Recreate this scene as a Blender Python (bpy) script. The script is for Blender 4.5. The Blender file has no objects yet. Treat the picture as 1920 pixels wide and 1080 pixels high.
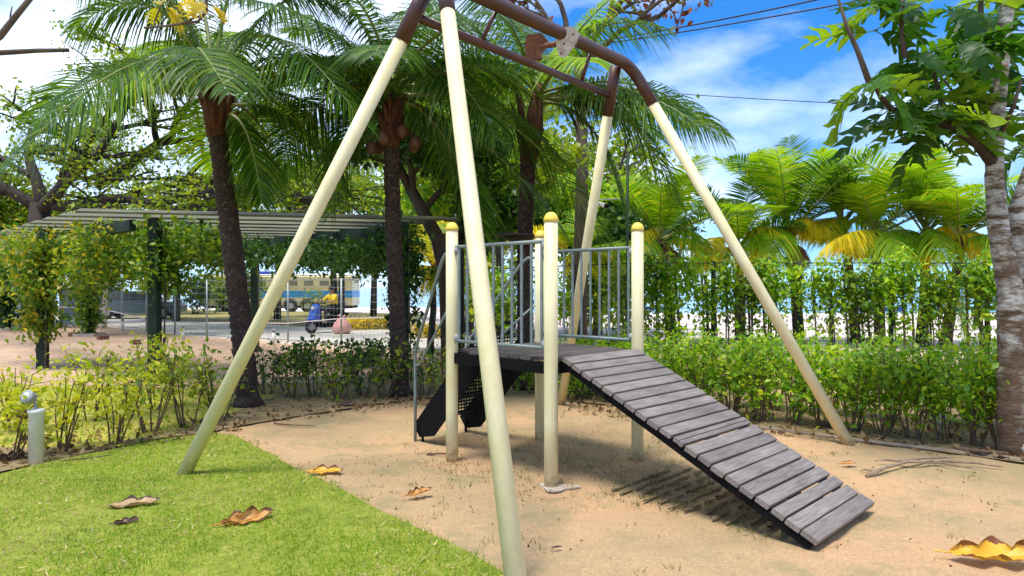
import bpy, math, random
import numpy as np
from mathutils import Vector, Matrix
random.seed(7); rng = np.random.default_rng(7)
R = math.radians
sc = bpy.context.scene
C = sc.collection

# ------------------------------------------------------------------ camera, sky, sun, exposure
FPX, EYE = 1290.0, 1.6
cam_d = bpy.data.cameras.new('camera'); cam = bpy.data.objects.new('camera', cam_d); C.objects.link(cam)
cam.location = (0, 0, EYE); cam.rotation_euler = (R(90), 0, 0)
cam_d.sensor_width = 36.0; cam_d.lens = 36.0*FPX/1920.0; cam_d.clip_start = .05; cam_d.clip_end = 9000
sc.camera = cam
SUN_EL, SUN_AZ = 72.0, 215.0          # azimuth clockwise from +Y (the view direction)
w = bpy.data.worlds.new('World'); sc.world = w; w.use_nodes = True
CLX, CLY = 25.76, 23.83
wn, wl = w.node_tree.nodes, w.node_tree.links
wn.clear()
w_out = wn.new('ShaderNodeOutputWorld'); w_bg = wn.new('ShaderNodeBackground'); w_bg.inputs['Strength'].default_value = .15
sky = wn.new('ShaderNodeTexSky'); sky.sky_type = 'NISHITA'; sky.sun_disc = False
sky.sun_elevation = R(SUN_EL); sky.sun_rotation = R(SUN_AZ); sky.air_density = 1.0; sky.dust_density = .25; sky.ozone_density = 3.0
hs = wn.new('ShaderNodeHueSaturation'); hs.inputs['Saturation'].default_value = 1.42; hs.inputs['Hue'].default_value = .508; hs.inputs['Value'].default_value = .84
wl.new(sky.outputs[0], hs.inputs['Color'])
tcs = wn.new('ShaderNodeTexCoord'); ms_ = wn.new('ShaderNodeMapping'); ms_.inputs['Location'].default_value = (0, 0, .09); ms_.inputs['Scale'].default_value = (1, 1, .8)   # clear air: the blue reaches down to the horizon
nm_ = wn.new('ShaderNodeVectorMath'); nm_.operation = 'NORMALIZE'
wl.new(tcs.outputs['Generated'], ms_.inputs['Vector']); wl.new(ms_.outputs[0], nm_.inputs[0]); wl.new(nm_.outputs[0], sky.inputs['Vector'])
tc = wn.new('ShaderNodeTexCoord'); mp = wn.new('ShaderNodeMapping')
mp.inputs['Scale'].default_value = (1.0, 1.0, 2.4); mp.inputs['Location'].default_value = (CLX, CLY, .2)
wl.new(tc.outputs['Generated'], mp.inputs['Vector'])
nz = wn.new('ShaderNodeTexNoise'); nz.inputs['Scale'].default_value = 2.2; nz.inputs['Detail'].default_value = 7; nz.inputs['Roughness'].default_value = .55
wl.new(mp.outputs[0], nz.inputs['Vector'])
cr = wn.new('ShaderNodeValToRGB'); cr.color_ramp.elements[0].position = .40; cr.color_ramp.elements[1].position = .78
wl.new(nz.outputs['Fac'], cr.inputs['Fac'])
mx = wn.new('ShaderNodeMix'); mx.data_type = 'RGBA'
wl.new(cr.outputs[0], mx.inputs['Factor']); wl.new(hs.outputs[0], mx.inputs['A']); mx.inputs['B'].default_value = (6.8, 7.2, 7.8, 1)
wl.new(mx.outputs['Result'], w_bg.inputs['Color']); wl.new(w_bg.outputs[0], w_out.inputs['Surface'])
sun_d = bpy.data.lights.new('sun', 'SUN'); sun_d.energy = 2.7; sun_d.angle = R(18); sun_d.color = (1, .95, .86)
sun = bpy.data.objects.new('sun', sun_d); C.objects.link(sun)
to_sun = Vector((math.sin(R(SUN_AZ))*math.cos(R(SUN_EL)), math.cos(R(SUN_AZ))*math.cos(R(SUN_EL)), math.sin(R(SUN_EL))))
sun.rotation_euler = to_sun.to_track_quat('Z', 'Y').to_euler(); sun.location = to_sun*60
sc.view_settings.view_transform = 'Standard'; sc.view_settings.look = 'None'
sc.view_settings.exposure = .95; sc.view_settings.gamma = 1.0
sc.render.engine = 'CYCLES'
cy = sc.cycles; cy.max_bounces = 6; cy.diffuse_bounces = 3; cy.glossy_bounces = 2; cy.transmission_bounces = 4; cy.transparent_max_bounces = 8
cy.use_denoising = True; cy.caustics_reflective = False; cy.caustics_refractive = False; cy.sample_clamp_indirect = 6

# ------------------------------------------------------------------ helpers
def P(px, py, Y):
    """a point seen at (px, py) of the 1920x1080 photograph and Y metres away"""
    return Vector(((px-960)*Y/FPX, Y, EYE-(py-540)*Y/FPX))
def G(px, py, z=0.0):
    Y = (EYE-z)*FPX/(py-540); return Vector(((px-960)*Y/FPX, Y, z))
def pix(p): return (960+p[0]*FPX/p[1], 540-(p[2]-EYE)*FPX/p[1])
def V(*a): return Vector(a)
def lerp(a, b, t): return a+(b-a)*t
def smooth(a, b, x):
    t = max(0, min(1, (x-a)/(b-a))); return t*t*(3-2*t)

def tag(o, label=None, cat=None, group=None, kind=None):
    if label: o['label'] = label
    if cat: o['category'] = cat
    if group: o['group'] = group
    if kind: o['kind'] = kind
    return o
def thing(name, label, cat, loc=(0, 0, 0), group=None):
    o = bpy.data.objects.new(name, None); C.objects.link(o); o.location = loc; o.empty_display_size = .2
    return tag(o, label, cat, group)
def link(name, me, mat, parent=None, world=True):
    """mesh given in world coordinates; kept in place under its parent"""
    o = bpy.data.objects.new(name, me); C.objects.link(o)
    if mat is not None and not me.materials: me.materials.append(mat)
    if parent is not None:
        o.parent = parent
        if world:
            off = Vector((0, 0, 0)); q = parent
            while q is not None: off += Vector(q.location); q = q.parent
            o.location = -off
    return o
def copy_part(src, parent, loc=None, rot=None, scl=None):
    o = src.copy(); C.objects.link(o); o.parent = parent
    if loc is not None: o.location = loc
    if rot is not None: o.rotation_euler = rot
    if scl is not None: o.scale = scl
    return o
def frame(d):
    d = Vector(d).normalized(); a = Vector((0, 0, 1)) if abs(d.z) < .95 else Vector((0, 1, 0))
    x = d.cross(a).normalized(); return x, x.cross(d).normalized(), d

class MB:
    def __init__(s): s.v = []; s.f = []
    def tube(s, pts, rad, n=8, cap=True, flat=1.0):
        pts = [Vector(p) for p in pts]
        if not hasattr(rad, '__len__'): rad = [rad]*len(pts)
        b = len(s.v); m = len(pts); x = None
        for i, p in enumerate(pts):
            d = (pts[min(i+1, m-1)]-pts[max(i-1, 0)])
            if d.length < 1e-9: d = Vector((0, 0, 1))
            d.normalize()
            if x is None: x, y, _ = frame(d)
            else:
                x = x-d*x.dot(d)
                if x.length < 1e-6: x, y, _ = frame(d)
                x.normalize(); y = x.cross(d).normalized()
            for k in range(n):
                a = 2*math.pi*k/n
                s.v.append(p+x*(math.cos(a)*rad[i])+y*(math.sin(a)*rad[i]*flat))
        for i in range(m-1):
            for k in range(n):
                k2 = (k+1) % n
                s.f.append((b+i*n+k, b+(i+1)*n+k, b+(i+1)*n+k2, b+i*n+k2))
        if cap:
            s.f.append(tuple(b+k for k in range(n))); s.f.append(tuple(b+(m-1)*n+n-1-k for k in range(n)))
        return s
    def box(s, c, ax, ay, az, ch=0.0):
        """box from half-extent vectors; ch chamfers the four edges that run along ax"""
        c, ax, ay, az = Vector(c), Vector(ax), Vector(ay), Vector(az); b = len(s.v)
        if ch <= 0:
            for sx in (-1, 1):
                for sy, sz in ((-1, -1), (1, -1), (1, 1), (-1, 1)): s.v.append(c+ax*sx+ay*sy+az*sz)
            n = 4
        else:
            cyy, czz = 1-ch/ay.length, 1-ch/az.length
            for sx in (-1, 1):
                for sy, sz in ((-cyy, -1), (cyy, -1), (1, -czz), (1, czz), (cyy, 1), (-cyy, 1), (-1, czz), (-1, -czz)):
                    s.v.append(c+ax*sx+ay*sy+az*sz)
            n = 8
        for k in range(n):
            k2 = (k+1) % n; s.f.append((b+k, b+n+k, b+n+k2, b+k2))
        s.f.append(tuple(b+k for k in range(n))); s.f.append(tuple(b+n+n-1-k for k in range(n)))
        return s
    def abox(s, x0, x1, y0, y1, z0, z1, ch=0):
        return s.box(((x0+x1)/2, (y0+y1)/2, (z0+z1)/2), ((x1-x0)/2, 0, 0), (0, (y1-y0)/2, 0), (0, 0, (z1-z0)/2), ch)
    def lathe(s, o, prof, n=16, up=(0, 0, 1)):
        o = Vector(o); x, y, d = frame(up)
        b = len(s.v)
        for r, h in prof:
            for k in range(n):
                a = 2*math.pi*k/n; s.v.append(o+x*(math.cos(a)*r)+y*(math.sin(a)*r)+d*h)
        m = len(prof)
        for i in range(m-1):
            for k in range(n):
                k2 = (k+1) % n; s.f.append((b+i*n+k, b+(i+1)*n+k, b+(i+1)*n+k2, b+i*n+k2))
        s.f.append(tuple(b+k for k in range(n))); s.f.append(tuple(b+(m-1)*n+n-1-k for k in range(n)))
        return s
    def prism(s, o, u, v, poly, th):
        """polygon in the (u,v) plane at o, thickness th both ways along u x v"""
        o, u, v = Vector(o), Vector(u).normalized(), Vector(v).normalized(); nn = u.cross(v); b = len(s.v); n = len(poly)
        for sg in (-1, 1):
            for a, c in poly: s.v.append(o+u*a+v*c+nn*(th/2*sg))
        for k in range(n):
            k2 = (k+1) % n; s.f.append((b+k, b+k2, b+n+k2, b+n+k))
        s.f.append(tuple(b+n-1-k for k in range(n))); s.f.append(tuple(b+n+k for k in range(n)))
        return s
    def ell(s, c, r, n=12, m=8, M=None):
        c = Vector(c); b = len(s.v)
        if not hasattr(r, '__len__'): r = (r, r, r)
        for i in range(m+1):
            t = math.pi*i/m
            for k in range(n):
                a = 2*math.pi*k/n
                q = Vector((r[0]*math.sin(t)*math.cos(a), r[1]*math.sin(t)*math.sin(a), r[2]*math.cos(t)))
                if M is not None: q = M @ q
                s.v.append(c+q)
        for i in range(m):
            for k in range(n):
                k2 = (k+1) % n; s.f.append((b+i*n+k, b+(i+1)*n+k, b+(i+1)*n+k2, b+i*n+k2))
        return s
    def mesh(s, name, smooth_=False):
        me = bpy.data.meshes.new(name); me.from_pydata([tuple(v) for v in s.v], [], s.f); me.update()
        if smooth_:
            try: me.shade_smooth()
            except Exception: pass
        return me
    def build(s, name, mat, parent=None, smooth_=False, world=True):
        return link(name, s.mesh(name, smooth_), mat, parent, world)

def np_mesh(name, verts, tris):
    me = bpy.data.meshes.new(name); n, m = len(verts), len(tris); k = tris.shape[1]
    me.vertices.add(n); me.vertices.foreach_set('co', np.ascontiguousarray(verts, dtype=np.float32).ravel())
    me.loops.add(m*k); me.loops.foreach_set('vertex_index', np.ascontiguousarray(tris, dtype=np.int32).ravel())
    me.polygons.add(m); me.polygons.foreach_set('loop_start', np.arange(0, m*k, k, dtype=np.int32))
    me.polygons.foreach_set('loop_total', np.full(m, k, dtype=np.int32)); me.update(calc_edges=True)
    return me
LEAF = np.array([(0, 0, 0), (-.30, .38, .07), (0, .5, .0), (.30, .38, .07), (0, 1, -.14)], float)
LEAF_F = np.array([(0, 2, 1), (0, 3, 2), (1, 2, 4), (2, 3, 4)])
LEAFLONG = LEAF*np.array([.55, 1, 1])
BLADE = np.array([(-.07, 0, 0), (.07, 0, 0), (0, 1, .12)], float); BLADE_F = np.array([(0, 1, 2)])
def unit(a): return a/np.maximum(np.linalg.norm(a, axis=1, keepdims=True), 1e-9)
def leaves(name, cen, size, mat, parent=None, bias=(0, 0, -.25), spread=1.0, tpl=LEAF, tf=LEAF_F, r=None, up=(0, 0, 1), jit=.5, dirs=None):
    r = r or rng; cen = np.asarray(cen, float); n = len(cen)
    D = unit(r.normal(size=(n, 3))*spread+np.array(bias)) if dirs is None else unit(np.asarray(dirs, float))
    U = np.array(up)+r.normal(size=(n, 3))*jit
    S = unit(np.cross(D, U)); N = np.cross(S, D)
    sz = (size*(.45+1.05*r.random(n)**1.3))[:, None, None]
    vv = cen[:, None, :]+sz*(tpl[None, :, 0:1]*S[:, None, :]+tpl[None, :, 1:2]*D[:, None, :]+tpl[None, :, 2:3]*N[:, None, :])
    k = len(tpl); ff = tf[None]+(np.arange(n)*k)[:, None, None]
    return link(name, np_mesh(name, vv.reshape(-1, 3), ff.reshape(-1, tf.shape[1])), mat, parent)

# ------------------------------------------------------------------ materials
MATS = {}
def nt(name):
    m = bpy.data.materials.new(name); m.use_nodes = True; t = m.node_tree
    for n in list(t.nodes): t.nodes.remove(n)
    o = t.nodes.new('ShaderNodeOutputMaterial'); b = t.nodes.new('ShaderNodeBsdfPrincipled'); t.links.new(b.outputs[0], o.inputs['Surface'])
    MATS[name] = m; return m, t, b, o
def col(c): return (c[0], c[1], c[2], 1)
def ramp(t, src, stops):
    r = t.nodes.new('ShaderNodeValToRGB'); e = r.color_ramp.elements
    while len(e) < len(stops): e.new(.5)
    for q, (p, c) in zip(e, stops): q.position = p; q.color = col(c)
    t.links.new(src, r.inputs['Fac']); return r.outputs[0]
def noise(t, scale, detail=4, rough=.55, vec=None, stretch=None):
    n = t.nodes.new('ShaderNodeTexNoise'); n.inputs['Scale'].default_value = scale; n.inputs['Detail'].default_value = detail; n.inputs['Roughness'].default_value = rough
    if vec is None:
        c = t.nodes.new('ShaderNodeTexCoord'); vec = c.outputs['Object']
    if stretch:
        m = t.nodes.new('ShaderNodeMapping'); m.inputs['Scale'].default_value = stretch; t.links.new(vec, m.inputs['Vector']); vec = m.outputs[0]
    t.links.new(vec, n.inputs['Vector']); return n.outputs['Fac']
def mix(t, f, a, b, mode='MIX'):
    m = t.nodes.new('ShaderNodeMix'); m.data_type = 'RGBA'; m.blend_type = mode
    for s, k in ((f, 'Factor'), (a, 'A'), (b, 'B')):
        if hasattr(s, 'is_linked'): t.links.new(s, m.inputs[k])
        else: m.inputs[k].default_value = s if k == 'Factor' else col(s)
    return m.outputs['Result']
def bump(t, b, h, st=.3, dist=.01):
    n = t.nodes.new('ShaderNodeBump'); n.inputs['Strength'].default_value = st; n.inputs['Distance'].default_value = dist
    t.links.new(h, n.inputs['Height']); t.links.new(n.outputs[0], b.inputs['Normal'])
def solid(name, a, b2=None, rough=.6, scale=8, metal=0, bmp=0, stretch=None, spec=.5, bscale=None):
    m, t, b, o = nt(name); b.inputs['Roughness'].default_value = rough; b.inputs['Metallic'].default_value = metal
    b.inputs['Specular IOR Level'].default_value = spec
    b2 = b2 or tuple(x*.75 for x in a)
    n = noise(t, scale, 6, .6, stretch=stretch)
    t.links.new(ramp(t, n, [(.35, b2), (.65, a)]), b.inputs['Base Color'])
    if bmp: bump(t, b, noise(t, bscale or scale*4, 5, .6, stretch=stretch), bmp, .01)
    return m
def leafmat(name, stops, trans=.35, tcol=None, rough=.45, spec=.4, per='island', tgain=1.6):
    m, t, b, o = nt(name)
    if per == 'island': g = t.nodes.new('ShaderNodeNewGeometry'); src = g.outputs['Random Per Island']
    else: g = t.nodes.new('ShaderNodeObjectInfo'); src = g.outputs['Random']
    k = len(stops); c = ramp(t, src, [(i/(max(1, k-1)), s) for i, s in enumerate(stops)])
    n = noise(t, 1.3, 3)
    c2 = mix(t, 1.0, c, ramp(t, n, [(.3, (.62, .66, .6)), (.7, (1.12, 1.1, 1.0))]), 'MULTIPLY')
    t.links.new(c2, b.inputs['Base Color']); b.inputs['Roughness'].default_value = rough; b.inputs['Specular IOR Level'].default_value = spec
    tr = t.nodes.new('ShaderNodeBsdfTranslucent'); tc_ = mix(t, 1.0, c2, tcol or (tgain*1.15, tgain*1.1, tgain*.55), 'MULTIPLY'); t.links.new(tc_, tr.inputs['Color'])
    ms = t.nodes.new('ShaderNodeMixShader'); ms.inputs['Fac'].default_value = trans
    t.links.new(b.outputs[0], ms.inputs[1]); t.links.new(tr.outputs[0], ms.inputs[2]); t.links.new(ms.outputs[0], o.inputs['Surface'])
    return m

# ground sand: pinkish near, greyer behind, moss and dark dirt stains
def make_sand():
    m, t, b, o = nt('sand')
    n1 = noise(t, .55, 5, .6); n2 = noise(t, 9, 8, .7); n3 = noise(t, 160, 3, .7)
    base = ramp(t, n1, [(.32, (.43, .315, .175)), (.47, (.54, .375, .21)), (.62, (.65, .41, .225))])
    grain = mix(t, 1.0, ramp(t, n3, [(.3, (.72, .70, .66)), (.7, (1.15, 1.15, 1.13))]), ramp(t, noise(t, 55, 4, .7), [(.35, (.80, .78, .75)), (.65, (1.08, 1.08, 1.08))]), 'MULTIPLY')
    c = mix(t, 1.0, base, grain, 'MULTIPLY')
    spots = ramp(t, n2, [(.60, (0, 0, 0)), (.72, (1, 1, 1))])
    c = mix(t, spots, c, (.34, .25, .14))
    moss = ramp(t, noise(t, 1.6, 8, .75), [(.50, (0, 0, 0)), (.63, (.8, .8, .8))])
    c = mix(t, moss, c, (.31, .26, .13))
    dots = ramp(t, noise(t, 34, 6, .75), [(.62, (0, 0, 0)), (.70, (.8, .8, .8))]); c = mix(t, dots, c, (.24, .16, .08))
    sx = t.nodes.new('ShaderNodeSeparateXYZ'); gc = t.nodes.new('ShaderNodeTexCoord'); t.links.new(gc.outputs['Object'], sx.inputs[0])
    mr = t.nodes.new('ShaderNodeMapRange'); mr.inputs['From Min'].default_value = 14; mr.inputs['From Max'].default_value = 22; t.links.new(sx.outputs['Y'], mr.inputs['Value'])
    c = mix(t, mr.outputs[0], c, mix(t, noise(t, .35, 5), (.60, .50, .42), (.70, .61, .54)))     # paler beach sand beyond the fence
    t.links.new(c, b.inputs['Base Color']); b.inputs['Roughness'].default_value = .95; b.inputs['Specular IOR Level'].default_value = .1
    h = mix(t, .5, n2, n3); bump(t, b, h, .8, .025)
    return m
M_sand = make_sand()
def speckle(name, a, b2, c3, scale=12, rough=.95, st=.6):
    m, t, b, o = nt(name)
    n = noise(t, scale, 8, .7); n2 = noise(t, scale*7, 5, .7)
    c = mix(t, 1.0, ramp(t, n, [(.3, b2), (.52, a), (.72, c3)]), ramp(t, n2, [(.3, (.65, .65, .65)), (.7, (1.15, 1.15, 1.15))]), 'MULTIPLY')
    t.links.new(c, b.inputs['Base Color']); b.inputs['Roughness'].default_value = rough; b.inputs['Specular IOR Level'].default_value = .15
    bump(t, b, n2, st, .02); return m
M_turf = speckle('turf_soil', (.24, .28, .035), (.15, .19, .025), (.36, .34, .08), 5)
M_bed = speckle('bed_soil', (.30, .22, .11), (.13, .09, .045), (.40, .30, .16), 7)
M_backlawn = speckle('dry_lawn', (.42, .38, .07), (.28, .27, .05), (.52, .45, .12), 3)
M_road = speckle('concrete_road', (.56, .52, .46), (.46, .42, .36), (.62, .58, .52), 1.5, .85, .15)
M_verge = speckle('verge', (.34, .29, .10), (.22, .20, .05), (.46, .38, .17), 1.2)
def make_paving():
    m, t, b, o = nt('brick_paving')
    c = t.nodes.new('ShaderNodeTexCoord'); mp_ = t.nodes.new('ShaderNodeMapping'); mp_.inputs['Rotation'].default_value = (0, 0, R(38)); t.links.new(c.outputs['Object'], mp_.inputs['Vector'])
    br = t.nodes.new('ShaderNodeTexBrick'); t.links.new(mp_.outputs[0], br.inputs['Vector'])
    br.inputs['Scale'].default_value = 1.0; br.inputs['Brick Width'].default_value = .42; br.inputs['Row Height'].default_value = .21; br.inputs['Mortar Size'].default_value = .012
    br.inputs['Color1'].default_value = (.52, .34, .22, 1); br.inputs['Color2'].default_value = (.43, .27, .17, 1); br.inputs['Mortar'].default_value = (.26, .17, .10, 1)
    sandy = ramp(t, noise(t, .5, 5), [(.42, (0, 0, 0)), (.65, (.7, .7, .7))])
    t.links.new(mix(t, sandy, br.outputs['Color'], (.60, .42, .26)), b.inputs['Base Color']); b.inputs['Roughness'].default_value = .9
    bump(t, b, br.outputs['Fac'], -.4, .01); return m
M_paving = make_paving()
M_pole = None
def make_cream():
    m, t, b, o = nt('cream_paint')
    n = noise(t, 3.5, 6, .6); n2 = noise(t, 30, 5, .7)
    c = ramp(t, n, [(.3, (.66, .58, .30)), (.7, (.74, .68, .42))])
    stain = ramp(t, n2, [(.66, (0, 0, 0)), (.78, (.6, .6, .6))])
    c = mix(t, stain, c, (.50, .40, .20))
    gc = t.nodes.new('ShaderNodeTexCoord'); sx = t.nodes.new('ShaderNodeSeparateXYZ'); t.links.new(gc.outputs['Object'], sx.inputs[0])
    mr = t.nodes.new('ShaderNodeMapRange'); mr.inputs['From Min'].default_value = 0; mr.inputs['From Max'].default_value = .22; mr.inputs['To Min'].default_value = .26; mr.inputs['To Max'].default_value = -.06; t.links.new(sx.outputs['Z'], mr.inputs['Value'])
    ad = t.nodes.new('ShaderNodeMath'); ad.operation = 'ADD'; t.links.new(noise(t, 14, 6, .7), ad.inputs[0]); t.links.new(mr.outputs[0], ad.inputs[1])
    c = mix(t, ramp(t, ad.outputs[0], [(.58, (0, 0, 0)), (.80, (.75, .75, .75))]), c, (.33, .25, .13))       # soil splashed on the feet
    chip = ramp(t, noise(t, 62, 3, .6), [(.735, (0, 0, 0)), (.755, (.9, .9, .9))]); c = mix(t, chip, c, (.22, .12, .06))
    c = mix(t, 1.0, c, ramp(t, noise(t, 5, 5, .65, stretch=(6, 6, .5)), [(.35, (.95, .945, .93)), (.6, (1.03, 1.03, 1.03))]), 'MULTIPLY')      # faint run marks
    t.links.new(c, b.inputs['Base Color']); b.inputs['Roughness'].default_value = .5; bump(t, b, n2, .06, .004); return m
M_cream = make_cream()
M_cap = solid('yellow_cap', (.84, .64, .10), (.74, .54, .07), .5, 20)
M_brown = solid('brown_paint', (.085, .030, .018), (.05, .018, .012), .38, 5, bmp=.05)
M_galv = solid('galvanised_steel', (.24, .29, .27), (.17, .21, .20), .55, 14, metal=.3, spec=.3)
M_plate = solid('bracket_plate', (.55, .55, .52), (.34, .29, .24), .5, 14, metal=.3)
M_rust = solid('rusty_steel', (.22, .09, .04), (.12, .05, .03), .7, 22, bmp=.2)
def make_wood(name, a, b2, c3):
    m, t, b, o = nt(name)
    c = t.nodes.new('ShaderNodeTexCoord')
    vr = t.nodes.new('ShaderNodeVectorRotate'); vr.rotation_type = 'Z_AXIS'; vr.inputs['Angle'].default_value = R(-45.6); t.links.new(c.outputs['Object'], vr.inputs['Vector'])
    n = noise(t, 5, 8, .65, vr.outputs[0], (.9, 14, 14)); n2 = noise(t, 3, 4, .5, c.outputs['Object'])
    oi = t.nodes.new('ShaderNodeObjectInfo')
    cc = ramp(t, n, [(.28, b2), (.5, a), (.72, c3)])
    cc = mix(t, 1.0, cc, ramp(t, oi.outputs['Random'], [(0, (.78, .76, .76)), (1, (1.15, 1.15, 1.15))]), 'MULTIPLY')
    cc = mix(t, 1.0, cc, ramp(t, n2, [(.3, (.75, .74, .74)), (.7, (1.12, 1.12, 1.12))]), 'MULTIPLY')
    t.links.new(cc, b.inputs['Base Color']); b.inputs['Roughness'].default_value = .62; bump(t, b, n, .5, .006); return m
M_plank = make_wood('weathered_plank', (.20, .170, .145), (.105, .086, .072), (.29, .255, .225))
M_deck = make_wood('worn_deck', (.085, .068, .058), (.045, .036, .031), (.13, .108, .094))
M_darkwood = make_wood('dark_timber', (.035, .026, .022), (.015, .012, .012), (.07, .055, .05))
M_black = solid('black_steel', (.010, .010, .010), (.005, .005, .005), .85, 20, spec=.08)
M_bark = solid('bark', (.115, .085, .055), (.045, .032, .022), .9, 7, bmp=.8, stretch=(1, 1, .35), bscale=14)
M_barkdark = solid('dark_bark', (.050, .036, .024), (.018, .013, .010), .9, 6, bmp=.8, bscale=12)
def make_palm_bark():
    m, t, b, o = nt('palm_bark')
    n = noise(t, 9, 8, .7); n2 = noise(t, 38, 5, .7); n3 = noise(t, 2.2, 3)
    c = ramp(t, n, [(.3, (.012, .007, .005)), (.5, (.036, .019, .012)), (.72, (.085, .048, .03))])
    li = ramp(t, n2, [(.60, (0, 0, 0)), (.68, (1, 1, 1))]); c = mix(t, li, c, (.36, .33, .28))
    t.links.new(c, b.inputs['Base Color']); b.inputs['Roughness'].default_value = .9; bump(t, b, n2, .7, .02); return m
M_palmbark = make_palm_bark()
def make_mottled():
    m, t, b, o = nt('mottled_bark')
    n = noise(t, 5, 8, .7, stretch=(1, 1, 3.4)); n2 = noise(t, 22, 6, .7, stretch=(1, 1, 3)); n3 = noise(t, 3.2, 6, .65)
    c = ramp(t, n, [(.36, (.07, .04, .02)), (.45, (.20, .15, .09)), (.52, (.40, .38, .33)), (.64, (.56, .56, .51))])
    gc = t.nodes.new('ShaderNodeTexCoord'); sx = t.nodes.new('ShaderNodeSeparateXYZ'); t.links.new(gc.outputs['Object'], sx.inputs[0])
    mr = t.nodes.new('ShaderNodeMapRange'); mr.inputs['From Min'].default_value = .4; mr.inputs['From Max'].default_value = 2.2; mr.inputs['To Min'].default_value = .16; mr.inputs['To Max'].default_value = -.08; t.links.new(sx.outputs['Z'], mr.inputs['Value'])
    ad = t.nodes.new('ShaderNodeMath'); ad.operation = 'ADD'; t.links.new(n3, ad.inputs[0]); t.links.new(mr.outputs[0], ad.inputs[1])
    c = mix(t, ramp(t, ad.outputs[0], [(.48, (0, 0, 0)), (.62, (.9, .9, .9))]), c, (.11, .06, .03))     # older peeled bark low on the stem
    c = mix(t, 1.0, c, ramp(t, n2, [(.35, (.55, .55, .52)), (.6, (1.1, 1.1, 1.1))]), 'MULTIPLY')
    t.links.new(c, b.inputs['Base Color']); b.inputs['Roughness'].default_value = .9; bump(t, b, n2, .7, .02); return m
M_mottled = make_mottled()
M_twig = solid('twig', (.16, .10, .06), (.08, .05, .03), .9, 12)
M_stem = solid('green_stem', (.16, .13, .06), (.07, .05, .03), .85, 10)
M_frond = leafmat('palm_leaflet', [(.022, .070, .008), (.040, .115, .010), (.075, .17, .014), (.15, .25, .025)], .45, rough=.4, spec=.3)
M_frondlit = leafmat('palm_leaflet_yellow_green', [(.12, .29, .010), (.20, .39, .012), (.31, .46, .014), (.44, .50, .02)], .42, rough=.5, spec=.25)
M_frondyel = leafmat('palm_leaflet_yellow', [(.52, .46, .015), (.68, .55, .015), (.80, .66, .02), (.42, .44, .03)], .42, rough=.5, spec=.2)
M_fronddry = leafmat('palm_leaflet_dry', [(.20, .10, .045), (.30, .17, .08), (.34, .24, .14)], .3, rough=.8)
M_rachis = solid('frond_midrib', (.24, .26, .05), (.16, .19, .03), .5, 6)
M_rachisY = solid('yellow_midrib', (.52, .36, .04), (.42, .24, .03), .5, 6)
M_husk = solid('palm_fibre', (.13, .045, .02), (.05, .018, .010), .95, 16, bmp=.8, stretch=(1, 1, .3))
M_coco = solid('coconut', (.16, .065, .03), (.07, .03, .016), .6, 9)
M_hedge = leafmat('hedge_leaf', [(.09, .23, .010), (.18, .38, .014), (.32, .50, .020), (.50, .58, .035)], .45)
M_hedgeyel = leafmat('yellow_green_leaf', [(.30, .38, .02), (.44, .48, .025), (.58, .53, .03), (.22, .33, .02)], .42)
M_dark = leafmat('dark_green_leaf', [(.020, .065, .012), (.035, .10, .016), (.06, .15, .02), (.09, .19, .025)], .38)
M_mid = leafmat('mid_green_leaf', [(.07, .15, .010), (.14, .24, .014), (.25, .34, .018), (.38, .42, .03)], .45)
M_vine = leafmat('vine_leaf', [(.04, .12, .010), (.09, .21, .014), (.19, .31, .018), (.34, .40, .03)], .42)
M_vineY = leafmat('vine_leaf_yellow', [(.22, .28, .02), (.42, .38, .02), (.55, .40, .03), (.14, .22, .02)], .40)
M_redleaf = leafmat('red_leaf', [(.07, .015, .010), (.15, .025, .015), (.28, .06, .03), (.09, .12, .02), (.16, .16, .03)], .35)
M_bread = leafmat('lobed_leaf', [(.022, .085, .008), (.045, .14, .010), (.10, .23, .014), (.24, .38, .025)], .48, per='object', rough=.42, spec=.3)
M_breadyel = leafmat('lobed_leaf_yellow', [(.52, .42, .02), (.64, .46, .02), (.34, .38, .03)], .42, per='object')
M_flower = leafmat('yellow_flower', [(.75, .52, .01), (.80, .62, .02), (.45, .42, .03)], .35)
M_grass = leafmat('grass_blade', [(.10, .24, .010), (.19, .36, .012), (.31, .45, .018), (.50, .48, .07)], .35)
M_dryleaf = leafmat('brown_litter', [(.08, .04, .02), (.17, .085, .035), (.28, .16, .07), (.36, .26, .14)], .15, rough=.8)

def fallen(name, a, b2, c3):
    m, t, b, o = nt(name)
    n = noise(t, 9, 6, .65); at = t.nodes.new('ShaderNodeAttribute'); at.attribute_name = 'edge'
    c = ramp(t, n, [(.30, b2), (.42, a), (.7, c3)])
    ad = t.nodes.new('ShaderNodeMath'); ad.operation = 'ADD'; t.links.new(at.outputs['Fac'], ad.inputs[0]); t.links.new(noise(t, 22, 4, .6), ad.inputs[1])
    dk = ramp(t, ad.outputs[0], [(.98, (0, 0, 0)), (1.30, (1, 1, 1))])     # brown withered lobe tips
    t.links.new(mix(t, dk, c, (b2[0]*.55, b2[1]*.55, b2[2]*.6)), b.inputs['Base Color']); b.inputs['Roughness'].default_value = .5
    bump(t, b, noise(t, 30, 4), .3, .01)
    tr = t.nodes.new('ShaderNodeBsdfTranslucent'); t.links.new(c, tr.inputs['Color']); ms = t.nodes.new('ShaderNodeMixShader'); ms.inputs['Fac'].default_value = .2
    t.links.new(b.outputs[0], ms.inputs[1]); t.links.new(tr.outputs[0], ms.inputs[2]); t.links.new(ms.outputs[0], o.inputs['Surface']); return m
M_fyel = fallen('fallen_leaf_yellow', (.70, .38, .02), (.24, .06, .015), (.80, .48, .03))
M_forange = fallen('fallen_leaf_orange', (.58, .26, .05), (.20, .05, .02), (.66, .40, .12))
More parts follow.
